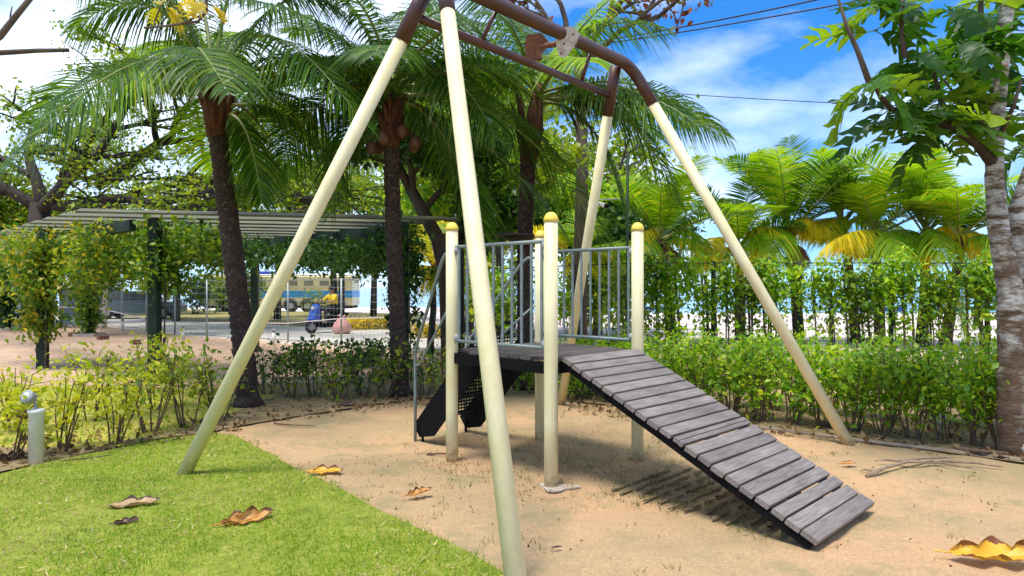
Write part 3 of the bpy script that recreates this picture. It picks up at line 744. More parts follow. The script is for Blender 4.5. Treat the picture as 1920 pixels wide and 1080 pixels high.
ex3 = [
       (c3, P(1180, 90, 10.4), P(1370, 260, 10), M_frond, .9), (c3, P(1190, 150, 10.8), P(1270, 380, 10.8), M_frond, .85),
       (c3, P(1090, -10, 10.5), P(1260, 60, 10), M_frond, .85), (c3, P(1150, 130, 11.4), P(1320, 230, 11.6), M_frondlit, .8),
       (c3, P(860, 60, 10.2), P(700, 180, 9.6), M_frond, .9), (c3, P(940, -60, 10.6), P(820, -10, 10), M_frond, .9),
       (c3, P(1055, 50, 10.0), P(1220, -60, 9.2), M_frondlit, .5),
       (c3, P(1130, 190, 10.6), P(1170, 400, 10.5), M_frond, .8)]
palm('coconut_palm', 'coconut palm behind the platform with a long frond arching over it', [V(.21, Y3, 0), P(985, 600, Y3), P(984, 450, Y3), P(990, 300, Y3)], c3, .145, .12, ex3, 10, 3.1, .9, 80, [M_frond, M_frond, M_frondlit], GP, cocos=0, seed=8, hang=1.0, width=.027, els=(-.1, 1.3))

# younger palms beyond the fence on the right
GB = 'young yellow-green palms beyond the right fence'
def bpalm(label, base, crown, Lr, n, seed, mats, explicit=(), els=(.45, 1.45), r0=.16, ll=.85, nl=52):
    n = int(n*1.2); Lr = Lr*1.08
    b = V(base[0], base[1], ground_z(base[0], base[1]))
    rs_ = random.Random(seed+500); explicit = list(explicit)
    for k in range(5):     # old fronds hanging round the stem
        a = rs_.uniform(3.3, 6.1) if k < 4 else rs_.uniform(0, 3); d = V(math.cos(a), math.sin(a), 0); q0 = Vector(crown)-V(0, 0, .08)
        explicit.append((q0, q0+d*(Lr*.32)+V(0, 0, Lr*.16), q0+d*(Lr*.54)-V(0, 0, Lr*rs_.uniform(.10, .22)), M_frondyel if k % 3 == 0 else M_frondlit, .78))
    return palm('young_palm', label, [b-V(0, 0, .05), lerp(b, crown, .5)+V(.05, 0, 0), crown-V(0, 0, .25)], crown, r0, r0*.72, explicit, n, Lr, ll, nl, mats, GB, seed=seed, els=els, hang=.28, hang_e=1.25, width=.046, step=.14)
def gxy(px, Y): return ((px-960)*Y/FPX, Y)
LL = [M_frondlit, M_frondlit, M_frondlit, M_frond]
yb = 18.5
bpalm('young palm just right of the platform, with an orange dried sheath', gxy(1262, 19), P(1238, 455, 19), 3.0, 11, 21, LL, [(P(1238, 450, 19), P(1200, 400, 18.6), P(1195, 490, 18.2), M_frondyel, .6), (P(1245, 450, 19), P(1300, 400, 18.6), P(1330, 480, 18.3), M_frondlit, .6), (P(1240, 455, 18.9), P(1265, 470, 18.5), P(1275, 505, 18.3), M_fronddry, .4)])
bpalm('young palm behind the right swing leg with drooping yellow fronds', gxy(1388, 20), P(1385, 470, 20), 2.6, 9, 22, LL, [(P(1385, 465, 20), P(1330, 415, 19.4), P(1325, 490, 19), M_frondyel, .7), (P(1385, 465, 20), P(1430, 400, 19.3), P(1475, 450, 19), M_frondyel, .7)])
bpalm('tallest young palm against the sky between fence and sea', gxy(1497, 20), P(1478, 440, 20), 3.5, 13, 23, LL, [(P(1480, 435, 20), P(1500, 375, 19.4), P(1550, 450, 19.2), M_frondyel, .6), (P(1480, 440, 20), P(1430, 420, 19.5), P(1420, 470, 19.2), M_frondyel, .5), (P(1485, 460, 20), P(1495, 450, 19.5), P(1500, 500, 19.4), M_fronddry, .4)], (.5, 1.5))
bpalm('young palm with upright fronds right of the tallest one', gxy(1605, 20.5), P(1580, 420, 20.5), 3.1, 11, 24, LL, [(P(1590, 430, 20.3), P(1610, 370, 19.6), P(1700, 470, 19.2), M_frondlit, .8)])
bpalm('young palm with one wide frond sagging yellow over the hedge', gxy(1650, 19), P(1640, 440, 19), 2.4, 7, 25, LL, [(P(1680, 470, 19), P(1600, 395, 18.3), P(1540, 480, 18), M_frondyel, .8), (P(1640, 440, 19), P(1600, 410, 18.3), P(1700, 480, 18), M_frondlit, .7)])
bpalm('young palm with orange stalks and two bright yellow hanging fronds', gxy(1728, 19), P(1735, 440, 19), 3.2, 11, 26, LL, [(P(1738, 440, 18.9), P(1742, 340, 18.7), P(1744, 255, 18.8), M_frondlit, .75), (P(1738, 445, 18.9), P(1790, 390, 18.3), P(1850, 470, 18), M_frondyel, .8), (P(1738, 450, 18.9), P(1770, 420, 18.2), P(1820, 480, 17.8), M_frondyel, .75), (P(1738, 445, 18.9), P(1700, 420, 18.5), P(1720, 490, 18.3), M_frondyel, .7)])
bpalm('young palm half hidden by the mottled tree trunk', gxy(1770, 18), P(1800, 450, 18), 2.6, 9, 27, LL, [(P(1765, 480, 17.8), P(1800, 540, 17.6), P(1812, 645, 17.5), M_frondlit, .5)])
bpalm('small lone palm standing on the open beach', gxy(1829, 34), P(1829, 525, 34), 1.5, 9, 28, [M_frondyel, M_frondlit], (), (.1, 1.2), .12, .5, 20)
bpalm('young palm with yellow fronds behind the right platform railing', gxy(1085, 19), P(1080, 480, 19), 2.0, 7, 30, [M_frondyel, M_frondlit, M_frondlit], (), (.2, 1.2), .13)
bpalm('short bright yellow palm behind the platform stair', gxy(806, 17), P(812, 500, 17), 1.5, 10, 29, [M_frondyel, M_frondyel, M_frondlit], (), (.1, 1.3), .10, .5, 24)

# ------------------------------------------------------------------ broadleaf trees
def limb(m, a, b, r0, r1, bend=.12, n=6, rs=random, seg=7):
    a, b = Vector(a), Vector(b); L = (b-a).length
    off = V(rs.uniform(-1, 1), rs.uniform(-1, 1), rs.uniform(-.3, .8))*L*bend; off2 = V(rs.uniform(-1, 1), rs.uniform(-1, 1), rs.uniform(-1, 1))*L*bend*.5
    pts = []
    for i in range(n+1):
        t = i/n; pts.append(lerp(a, b, t)+off*(4*t*(1-t))*.5+off2*math.sin(2*math.pi*t)*.5)
    m.tube(pts, [lerp(r0, r1, i/n) for i in range(n+1)], seg); return pts
def grow(m, tips, a, d, L, r, depth, rs, flat=.6, kids=3):
    b = a+d*L; pts = limb(m, a, b, r, r*.62, .14, 5, rs, 7 if depth > 1 else 5)
    if depth == 0: tips += pts[2:]; return
    if depth <= 2: tips.append(b)
    for k in range(kids):
        t = 1.0 if k == 0 else rs.uniform(.45, 1); q = pts[min(5, int(t*5))]
        dd = V(rs.gauss(0, 1), rs.gauss(0, 1), rs.gauss(0, flat)); nd = (d+dd*.62).normalized(); nd.z *= flat if nd.z > 0 else .8; nd.normalize()
        grow(m, tips, q, nd, L*rs.uniform(.58, .8), r*.62, depth-1, rs, flat, kids)
def cluster(tips, per, spread, r, flat=.5):
    t = np.array([tuple(p) for p in tips]); c = np.repeat(t, per, 0)
    return c+r.normal(size=c.shape)*np.array([spread, spread, spread*flat])
def tree(name, label, base, boughs, depth, per, spread, lsize, lmat, bmat, seed, trunk_r=.3, flat=.6, kids=3, group=None, tpl=LEAF, lflat=.5, cat='tree', trunk_pts=None):
    rs = random.Random(seed); rr = np.random.default_rng(seed)
    t = thing(name, label, cat, base, group); m = MB(); tips = []
    if trunk_pts: m.tube(trunk_pts, [lerp(trunk_r*1.15, trunk_r*.7, i/(len(trunk_pts)-1)) for i in range(len(trunk_pts))], 10)
    m.build('trunk', bmat, t, True) if trunk_pts else None
    m = MB()
    for a, d, L, r in boughs: grow(m, tips, Vector(a), Vector(d).normalized(), L, r, depth, rs, flat, kids)
    m.build('branches', bmat, t, True)
    leaves('crown', cluster(tips, per, spread, rr, lflat), lsize, lmat, t, r=rr, tpl=tpl)
    return t
# spreading rain tree far left
YT = 27.0
base = V(*gxy(70, YT), 0); fork = P(75, 395, YT)
tree('rain_tree', 'huge spreading tree with dark gnarled boughs behind the pergola', base,
     [(fork, P(-60, 300, YT)-fork, 3.2, .25), (fork, P(170, 300, YT-2)-fork, 3.6, .28), (fork, P(60, 250, YT+1)-fork, 3.6, .24), (P(85, 380, YT), P(300, 370, YT-3)-P(85, 380, YT), 5.0, .26),
      (P(180, 350, YT), P(330, 250, YT)-P(180, 350, YT), 3.6, .21), (P(260, 380, YT-2), P(480, 360, YT-2)-P(260, 380, YT-2), 4.4, .20), (P(150, 300, YT), P(230, 180, YT)-P(150, 300, YT), 3.4, .15), (P(330, 370, YT), P(430, 260, YT)-P(330, 370, YT), 3.0, .13)],
     4, 11, .36, .16, M_mid, M_barkdark, 41, .50, .55, 3, trunk_pts=[base-V(0, 0, .1), P(72, 500, YT), fork+V(0, 0, .3)], lflat=.35)
# leafy tree with leaning pale trunk left of the platform
b = G(838, 690); YB = 13.8
fork = P(770, 355, YB)
tree('leaning_tree', 'leafy tree with a pale leaning trunk between the palms', V(*gxy(845, YB), 0),
     [(fork, (-.5, .1, .9), 1.1, .10), (P(790, 400, YB), (.6, .1, .8), 1.1, .08), (P(775, 370, YB), (-.1, -.4, .8), 1.0, .08), (P(815, 450, YB), (.8, .3, .35), .9, .05)], 3, 20, .20, .15, M_dark, M_bark, 42, .16, .8,
     trunk_pts=[V(*gxy(845, YB), -.05), P(838, 520, YB), P(822, 450, YB), P(795, 400, YB), fork])
YR = 14.6
tree('red_flowered_tree', 'tree with thin dark red stem and a few red leaves behind the platform', V(*gxy(862, YR), 0),
     [(P(862, 350, YR), (.5, 0, .8), 1.4, .07), (P(862, 330, YR), (-.4, .2, .9), 1.2, .07), (P(862, 400, YR), (.8, .3, .4), 1.2, .05)], 3, 17, .24, .15, M_mid, M_barkdark, 43, .10, .8,
     trunk_pts=[V(*gxy(862, YR), -.05), P(862, 500, YR), P(863, 420, YR), P(862, 330, YR)])
# sea-almond with reddish leaves over the beam end (its crown shows at the top)
YA = 15.5
tree('almond_tree', 'tree with reddish leaves showing above the right end of the swing beam', V(*gxy(1085, YA), 0),
     [(P(1085, 120, YA), (.5, 0, .7), 2.0, .09), (P(1085, 120, YA), (.9, -.1, .5), 2.0, .08), (P(1085, 120, YA), (-.3, .1, .9), 1.8, .08)], 3, 3, .22, .17, M_redleaf, M_bark, 44, .16, .8,
     trunk_pts=[V(*gxy(1085, YA), -.05), P(1088, 500, YA), P(1092, 300, YA), P(1085, 110, YA)])
# tree behind the scooter and further ones
GT = 'roadside trees beyond the mesh fence'
def road_tree(label, px, Y, ty, n, seed, mat, L=1.8, per=16, sp=.42, ls=.22, dirs=None, r=.17):
    b_ = V(*gxy(px, Y), ground_z(*gxy(px, Y))); f = P(px, ty, Y)
    rs = random.Random(seed); bs = []
    for k in range(n):
        a = 2*math.pi*k/n+rs.uniform(-.3, .3); bs.append((lerp(b_, f, rs.uniform(.75, 1)), (math.cos(a), math.sin(a)*.7, rs.uniform(.25, .9)), L*rs.uniform(.8, 1.15), r*.55))
    return tree('roadside_tree', label, b_, bs, 3, per, sp, ls, mat, M_bark, seed, r, .7, 3, GT, trunk_pts=[b_-V(0, 0, .1), lerp(b_, f, .5)+V(.05, 0, 0), f])
road_tree('dark leafy roadside tree rising behind the scooter rider', 624, 31, 480, 6, 51, M_dark, 1.5, 10)
road_tree('dark leafy tree between the first two palms beyond the fence', 700, 37, 450, 6, 52, M_dark, 1.8, 9)
road_tree('bushy green tree seen behind the left palm trunk', 520, 34, 410, 6, 53, M_mid, 2.2, 10, .5, .26)
road_tree('dark tree behind the pergola left of the left palm', 330, 33, 475, 5, 54, M_dark, 1.5, 13, .45, .26)
road_tree('bright green tree right behind the platform railing', 935, 24, 400, 7, 55, M_hedge, 2.0, 16, .5, .24)
road_tree('low bright tree seen between the stair handrails', 905, 27, 455, 7, 61, M_hedgeyel, 1.5, 16, .45, .24)
road_tree('low green tree behind the front platform post', 1030, 26, 450, 7, 62, M_hedge, 1.6, 15, .45, .24)
road_tree('low dark tree behind the right platform railing', 1120, 25, 470, 7, 63, M_dark, 1.5, 15, .42, .22)
road_tree('pale green tree behind the third palm crown', 1090, 27, 330, 6, 56, M_mid, 2.0, 9, .5, .24)
road_tree('green tree behind the middle palm crown', 640, 40, 370, 6, 57, M_mid, 2.2, 8, .5, .24)
road_tree('tall tree far behind the swing beam', 880, 28, 250, 6, 58, M_mid, 2.4, 8, .5, .24)
road_tree('tree at the far left edge behind the vines', 5, 30, 450, 6, 59, M_mid, 1.8, 12, .55, .28)
road_tree('yellow-green tree low behind the rain tree', 200, 42, 470, 6, 60, M_mid, 2.0, 12, .6, .3)

# ------------------------------------------------------------------ big-leaved tree at the right edge
def lobed(seed, L=.42, cup=.12, droop=.35):
    rs = random.Random(seed); m = MB(); n = 5
    # midrib stations with lobes to both sides; gaps between the lobes
    def mid(t): return V(0, L*t*(1-.15*droop*t), -L*droop*t*t)
    W_ = lambda t: L*(.40*math.sin(math.pi*(.14+.80*t))**.8)
    st = [mid(i/(2*n)) for i in range(2*n+1)]
    base = len(m.v); m.v += st
    for sgn in (-1, 1):
        for i in range(n):
            t0, t1 = i/n, (i+1)/n; a, b2, c = base+2*i, base+2*i+1, base+2*i+2
            w_ = W_((t0+t1)/2)*rs.uniform(.9, 1.1); f = .16+.10*t1
            q0 = mid(t0)+V(sgn*w_*.46, L*f*.45, cup*w_*.5); q2 = mid(t1)+V(sgn*w_*.42, L*f*.18, cup*w_*.5); qm = mid((t0+t1)/2)+V(sgn*w_*.62, L*f*.45, cup*w_*.6)
            dz = cup*w_*rs.uniform(-.9, .8)-.12*w_
            e0 = mid((t0+t1)/2)+V(sgn*w_*.86, L*f*.80, dz*.6); e1 = mid((t0+t1)/2)+V(sgn*w_*1.04, L*f*1.12, dz); e2 = mid((t0+t1)/2)+V(sgn*w_*.94, L*f*1.22, dz); e3 = mid(t1)+V(sgn*w_*.66, L*f*.62, cup*w_*.4)
            k = len(m.v); m.v += [q0, e0, e1, e2, e3, q2, qm]
            fs = [(a, k, k+6, b2), (b2, k+6, k+5, c), (k, k+1, k+6), (k+6, k+1, k+3, k+4), (k+1, k+2, k+3), (k+6, k+4, k+5)]
            m.f += fs if sgn > 0 else [tuple(reversed(x)) for x in fs]
    m.tube([V(0, -L*.18, .02), mid(0), mid(.5), mid(1)], [.006, .006, .005, .002], 4)
    me = m.mesh('lobed_leaf', True); return me
LOBED = [lobed(s, .50, .25, d) for s, d in ((1, .2), (2, .45), (3, .7), (4, .1))]
for me_ in LOBED: me_.materials.append(M_bread)
LOBEDY = []
for me_ in LOBED[:2]:
    y_ = me_.copy(); y_.materials.clear(); y_.materials.append(M_breadyel); LOBEDY.append(y_)
def rosette(parent, c, n, rs, meshes, size=1.0, axis_=(0, 0, 1), lo=-.7, hi=.5):
    off = -Vector(parent.location)
    for k in range(n):
        a = 2*math.pi*k*.382+rs.uniform(-.4, .4); el = rs.uniform(lo, hi)
        d = V(math.cos(a)*math.cos(el), math.sin(a)*math.cos(el), math.sin(el))
        x = d.cross(V(0, 0, 1)).normalized(); z = x.cross(d).normalized()
        roll = rs.uniform(-.5, .5); x2 = x*math.cos(roll)+z*math.sin(roll); z2 = x2.cross(d)
        M = Matrix((x2, d, z2)).transposed().to_4x4()
        o = bpy.data.objects.new('leaf', meshes[int(rs.random()*len(meshes))]); C.objects.link(o); o.parent = parent
        s = size*rs.uniform(.7, 1.15)
        o.matrix_local = Matrix.Translation(c+off+d*.06) @ M @ Matrix.Scale(s, 4)
YQ = 6.6
bb = G(1908, 850)
big = thing('big_leaved_tree', 'mottled grey tree at the right edge with big lobed leaves', 'tree', bb)
m = MB(); pts = [bb-V(0, 0, .1), P(1900, 760, YQ), P(1897, 650, YQ), P(1893, 540, YQ), P(1872, 430, YQ), P(1864, 330, YQ), P(1868, 230, YQ), P(1878, 130, YQ), P(1886, 30, YQ), P(1893, -80, YQ)]
_o, _r = [], []
for i in range(121):
    t_ = i/120*(len(pts)-1); j = min(int(t_), len(pts)-2); f_ = t_-j; rr_ = [.17, .135, .118, .105, .090, .078, .066, .060, .062, .058]
    _o.append(lerp(pts[j], pts[j+1], f_)); _r.append(lerp(rr_[j], rr_[j+1], f_)*(1+random.uniform(-.035, .045)))
m.tube(_o, _r, 20)
for v_ in m.v:
    n_ = mn.noise((v_.x*7, v_.y*7, v_.z*16)); v_ += V(n_, n_*.6, 0)*.012
m.build('trunk', M_mottled, big, True)
m = MB(); m.tube([P(1935, 860, YQ+.1), P(1932, 700, YQ+.1), P(1922, 560, YQ+.1), P(1912, 460, YQ+.1), P(1910, 390, YQ+.1), P(1935, 320, YQ+.1), P(1990, 220, YQ)], [.15, .13, .10, .085, .085, .08, .07], 12); m.build('second_stem', M_mottled, big, True)
brs = [[P(1866, 310, YQ), P(1835, 270, YQ-.1), P(1790, 238, YQ-.2), P(1720, 215, YQ-.3), P(1672, 205, YQ-.3)],
       [P(1790, 238, YQ-.2), P(1765, 190, YQ-.1), P(1748, 130, YQ), P(1715, 40, YQ), P(1695, -30, YQ)],
       [P(1697, 108, YQ-.5), P(1690, 60, YQ-.5), P(1693, -40, YQ-.5)],
       [P(1630, 155, YQ-.6), P(1608, 95, YQ-.6), P(1588, 50, YQ-.6), P(1566, -20, YQ-.6)],
       [P(1672, 205, YQ-.3), P(1650, 180, YQ-.4), P(1632, 150, YQ-.6)],
       [P(1880, 120, YQ), P(1830, 90, YQ-.2), P(1800, 80, YQ-.3)], [P(1872, 260, YQ), P(1900, 200, YQ-.3), P(1915, 150, YQ-.4)],
       [P(1835, 190, YQ+.5), P(1838, 60, YQ+.5), P(1840, -40, YQ+.5)], [P(1868, 250, YQ), P(1800, 190, YQ+.3), P(1770, 150, YQ+.4)]]
for q in brs:
    thin = 1.0 if q is brs[0] else .45
    m = MB(); m.tube(q, [lerp(.062, .024, i/(len(q)-1))*thin*(1.7 if q is brs[7] else 1) for i in range(len(q))], 8); m.build('branch', M_barkdark if q is brs[0] else M_bark, big, True)
rs = random.Random(11)
for px, py, dy, n in [(1632, 152, -.6, 6), (1668, 208, -.3, 6), (1700, 108, -.5, 4), (1690, 5, -.3, 5), (1640, 5, -.5, 4), (1720, 215, -.3, 6), (1745, 130, 0, 6), (1760, 190, -.1, 6), (1790, 235, -.2, 6), (1800, 80, -.3, 6),
                      (1770, 150, .4, 7), (1830, 90, -.2, 6), (1800, 190, .3, 6), (1840, 30, .4, 6), (1825, 215, .4, 6), (1925, 150, .5, 6), (1920, 210, .5, 6), (1925, 270, .5, 6), (1925, 60, .4, 6), (1745, 255, -.1, 5), (1850, 140, .6, 5), (1640, 60, -.4, 3), (1780, 20, .1, 6), (1870, -20, .5, 5)]:
    rosette(big, P(px, py, YQ+dy), n, rs, LOBED, .86)

# overhanging twigs at the top left, in front of the palms
YO = 4.2
ov = thing('overhanging_branch', 'thin bare branch with yellow lobed leaves at the top left', 'branch', P(330, 0, YO))
for q, r_ in (([P(270, 52, YO), P(320, 48, YO), P(372, 40, YO), P(388, 20, YO), P(380, -60, YO)], .010), ([P(290, 40, YO), P(300, 15, YO), P(325, -40, YO)], .007), ([P(330, 48, YO), P(350, 40, YO-.1), P(388, 24, YO)], .006)):
    m = MB(); m.tube(q, [r_*.7+.3*r_*i/(len(q)-1) for i in range(len(q))], 7); m.build('twig', M_bark, ov, True)
rosette(ov, P(300, 4, YO), 4, rs, LOBEDY, .27, lo=-1.2, hi=-.2); rosette(ov, P(385, 2, YO), 5, rs, LOBEDY, .27, lo=-1.2, hi=-.1)
ob = thing('bare_branch', 'bare brown branches reaching in from the left edge', 'branch', P(-40, 95, 4.6))
for q, r_ in (([P(-120, 102, 4.6), P(0, 99, 4.6), P(70, 95, 4.7), P(130, 94, 4.8)], .020), ([P(-120, 150, 4.4), P(0, 68, 4.4), P(30, 30, 4.4), P(75, -25, 4.4)], .022), ([P(18, 45, 4.4), P(20, 25, 4.4), P(23, 12, 4.4)], .005)):
    m = MB(); m.tube(q, [r_*(1.1-.4*i/(len(q)-1)) for i in range(len(q))], 8); m.build('limb', M_bark, ob, True)

# ------------------------------------------------------------------ hedges and shrubs
def shrub(name, label, base, h, spread, ns, nl, ls, mat, group, seed, low=.35, smat=None, cat='shrub', spr=.10, lean=.0):
    rs = random.Random(seed); rr = np.random.default_rng(seed); base = Vector(base)
    t = thing(name, label, cat, base, group); m = MB(); tips = []
    for k in range(ns):
        a = rs.uniform(0, 6.28); e = base+V(math.cos(a)*.06, math.sin(a)*.05, -.02)
        tt = base+V(math.cos(a)*spread*rs.uniform(.3, 1), math.sin(a)*spread*rs.uniform(.3, 1)*.8, h*rs.uniform(.7, 1.0))
        pts = limb(m, e, tt, .010, .004, .10, 6, rs, 5)
        for q in range(2):
            j = rs.randint(2, 5); s2 = pts[j]+V(rs.gauss(0, .13), rs.gauss(0, .12), rs.uniform(.05, .25)*h); p2 = limb(m, pts[j], s2, .006, .003, .12, 4, rs, 4); tips += p2[1:]
        tips += [p for i, p in enumerate(pts) if i/6 > low]
    m.build('stems', smat or M_twig, t)
    tt = np.array([tuple(p) for p in tips]); c = tt[rr.integers(0, len(tt), nl)]+rr.normal(size=(nl, 3))*spr
    c[:, 2] = np.clip(c[:, 2], base.z+.03, base.z+h*1.12)
    leaves('foliage', c, ls, mat, t, r=rr, bias=(0, 0, .15))
    return t
GR = 'low clipped hedge along the right fence'
nR = 17
for i in range(nR):
    px = 1085+i*57; by = 752+(px-1085)*.118 - 4
    b_ = G(px, by); 
    lab = ORD[i]+' shrub from the left in the low hedge behind the ramp'
    shrub('hedge_shrub', lab, b_, (.92 if i > 1 else .75)+random.uniform(-.04, .06), .34, 9, 850, .068, M_hedge, GR, 100+i, .42)
for i in range(11):
    px = 1150+i*75; b_ = G(px, 738+(px-1085)*.085)
    shrub('hedge_shrub', ORD[i]+' shrub from the left in the back row of the low right hedge', b_, .98+random.uniform(-.05, .06), .36, 8, 600, .072, M_hedge, GR, 140+i, .5)
GL = 'yellow-green shrubs along the lawn'
sp = [(15, 862, .62, .30), (110, 848, .80, .34), (215, 832, .86, .34), (280, 812, .92, .36), (350, 802, .90, .34), (30, 812, .72, .3), (170, 790, .85, .36), (410, 790, .88, .34), (290, 770, .95, .4)]
words = ['behind the spotlight bollard', 'right of the spotlight bollard', 'left of the swing leg foot, leggy stems', 'in front of the green pergola post', 'just left of the swing leg', 'at the left edge, rear row', 'in the rear row, under the vine-clad post', 'under the swing leg beside the palm', 'tallest, at the foot of the green post']
for i, (px, py, h, s_) in enumerate(sp):
    b_ = G(px, py)
    shrub('yellow_shrub', 'yellow-green leggy shrub '+words[i], b_, h, s_, 7, 350, .072, M_hedgeyel if i not in (3, 7) else M_mid, GL, 200+i, .5)
GM = 'sparse shrubs between the first two palms'
for i, px in enumerate([500, 545, 590, 635, 680, 720, 795, 830]):
    b_ = G(px, 752-random.uniform(0, 14)); h = random.uniform(.62, .8)
    shrub('sparse_shrub', ORD[i]+' sparse shrub counted rightward from the left palm', b_, h,   .34, 7, 260, .08, M_dark if i % 2 == 0 else M_mid, GM, 230+i, .4)
for i, px in enumerate([560, 655, 700]):
    shrub('leafy_shrub', ORD[i]+' low dark bushy plant before the mesh fence, left to right', V(*gxy(px, 13.5+.4*i), 0), .45, .5, 9, 420, .10, M_dark, 'dark plants by the mesh fence', 250+i, .4, spr=.14)
for i, px in enumerate([900, 940, 1000, 1075, 1110, 1150]):
    shrub('back_shrub', ORD[i]+' green shrub behind the platform, left to right', G(px, 738), .78 if i > 2 else .5, .36, 7, 700 if i > 2 else 260, .085, M_hedge if i > 2 else M_mid, 'shrubs behind the platform', 260+i, .35)
for i, (px, Y, h) in enumerate([(885, 21, 2.5), (925, 19, 2.3), (960, 23, 2.6), (1065, 21, 2.6), (1105, 18, 2.2), (1150, 19, 2.5), (1190, 17, 2.2)]):
    shrub('tall_bush', ORD[i]+' tall bright bush beyond the fence behind the platform, left to right', V(*gxy(px, Y), ground_z(*gxy(px, Y))), h, .7, 9, 620, .19, M_mid if i % 2 == 0 else M_hedge, 'tall bushes behind the platform', 270+i, .45, M_bark, spr=.22)
for i, (px, Y) in enumerate([(215, 44), (300, 45), (370, 42), (420, 46), (455, 43), (592, 41)]):
    shrub('verge_bush', ORD[i]+' bush on the verge beyond the road at the left, left to right', V(*gxy(px, Y), 0), 2.6 if px < 500 else 1.3, 1.3 if px < 500 else .7, 10, 800 if px < 500 else 260, .30 if px < 500 else .2, M_mid if i % 2 else M_dark, 'bushes on the verge', 290+i, .15, M_bark, spr=.35)
# leafy creeper on the right fence
def vine(name, label, pts, n, ls, mat, group, seed, spread, stems, cat='vine', mat2=None, frac=.0, bias=(0, 0, -.5)):
    rs = random.Random(seed); rr = np.random.default_rng(seed)
    t = thing(name, label, cat, stems[0][0], group); m = MB()
    for q in stems:
        for k in range(2):
            m.tube([Vector(p)+V(rs.gauss(0, .02), rs.gauss(0, .02), 0) for p in q], .012, 5)
    m.build('stem', M_stem, t)
    pp = np.array([tuple(p) for p in pts]); c = pp[rr.integers(0, len(pp), n)]+rr.normal(size=(n, 3))*np.array(spread)
    k = int(n*(1-frac))
    leaves('foliage', c[:k], ls, mat, t, r=rr, bias=bias)
    if mat2 is not None: leaves('yellow_foliage', c[k:]+np.array([0, -.1, spread[2]*.9]), ls, mat2, t, r=rr, bias=bias)
    return t
FY = 11.0
for i in range(13):
    x0 = 2.0+i*.56; rs = random.Random(300+i); pts = []; st = []
    for k in range(7):
        x = x0+rs.uniform(-.3, .35); zt = rs.uniform(1.75, 2.12)
        for j in range(8): pts.append(V(x+rs.gauss(0, .06), FY-.06, zt-j*.07))
    for k in range(4):
        x = x0+rs.uniform(-.28, .3); zb = rs.uniform(.5, 1.2)
        for j in range(7): pts.append(V(x, FY-.06, lerp(1.6, zb, j/6)))
        st.append([V(x, FY-.05, 0), V(x+.03, FY-.05, .8), V(x-.02, FY-.05, 1.8)])
    vine('fence_creeper', ORD[i]+' clump of green creeper from the left on the right fence', pts, 1300, .085, M_hedge if i % 3 else M_vine, 'creeper on the right fence', 300+i, (.10, .09, .07), st)

# ------------------------------------------------------------------ pergola with climbing vines
perg = thing('pergola', 'green steel pergola roofed with long pale slats at the left', 'pergola', V(-6, 11.6, 0))
PZ = 2.86; step = V(-.70, .66, 0)
A0, A1 = V(-7.05, 11.2, PZ), V(-1.0, 12.55, PZ)
bd = (A1-A0).normalized(); bn = V(-bd.y, bd.x, 0)
for i in range(24):
    a, b_ = A0+step*i, A1+step*i
    m = MB(); tilt = (bn*.115+V(0, 0, .034)); tz = bd.cross(tilt).normalized()
    m.box((a+b_)/2, bd*((b_-a).length/2+random.uniform(-.04, .04)), tilt, tz*.016); m.build('roof_slat', M_roofslat, perg)
for off in (.8, 5.2):
    a = A0+bd*off-V(0, 0, .22); b_ = a+step*23.5
    m = MB(); dd = (b_-a).normalized(); m.box((a+b_)/2, dd*((b_-a).length/2), V(-dd.y, dd.x, 0)*.05, V(0, 0, .09)); m.build('beam', M_steelgreen, perg)
posts = [V(*gxy(290, 11.6), 0), V(*gxy(757, 12.2), 0), V(*gxy(80, 13.7), 0), V(*gxy(478, 17.2), 0), V(*gxy(168, 22.9), 0), V(*gxy(14, 26), 0)]
for p in posts:
    m = MB(); m.box(p+V(0, 0, 1.37), V(0, 0, 1.40), V(.085, 0, 0), V(0, .085, 0), .012); m.build('post', M_steelgreen, perg)
for p in posts[4:]:
    m = MB(); m.abox(p.x-.35, p.x+.35, p.y-.35, p.y+.35, -.02, .10); m.build('plinth', M_concrete, perg)
def mass(px0, px1, py0, py1, Y0, Y1, n, rs): return [P(rs.uniform(px0, px1), rs.uniform(py0, py1), rs.uniform(Y0, Y1)) for _ in range(n)]
rs = random.Random(77)
def post_pts(p, z0, z1, n): return [p+V(rs.gauss(0, .13), rs.gauss(0, .13), rs.uniform(z0, z1)) for _ in range(n)]
GV = 'climbing vines on the pergola'
vine('climbing_vine', 'leafy vine on the pergola post nearest the left edge, yellow on top', mass(30, 190, 445, 545, 13.0, 15, 90, rs)+mass(-40, 120, 445, 490, 13.2, 15, 40, rs)+post_pts(posts[2], .7, 2.2, 50), 6500, .105, M_vine, GV, 401, (.16, .16, .13), [[posts[2]+V(.12, -.1, 0), posts[2]+V(.14, -.1, 1), posts[2]+V(.1, -.1, 2.4)]], mat2=M_vineY, frac=.22)
vine('climbing_vine', 'vine massed over the beam between the leftmost and the green post', mass(150, 300, 430, 525, 12, 15, 110, rs), 6500, .105, M_vine, GV, 402, (.16, .2, .14), [[posts[4]+V(.1, 0, 0), posts[4]+V(.15, 0, 1.5), posts[4]+V(.1, -.1, 2.4)]], mat2=M_vineY, frac=.18)
vine('climbing_vine', 'vine wrapped round the green post left of the first palm', mass(255, 410, 425, 500, 11.6, 14, 70, rs)+post_pts(posts[0]+V(.05, .15, 0), 1.6, 2.7, 40), 4200, .105, M_vine, GV, 403, (.16, .2, .12), [[posts[0]+V(.1, .12, 0), posts[0]+V(.12, .12, 1.5), posts[0]+V(.1, .1, 2.6)]])
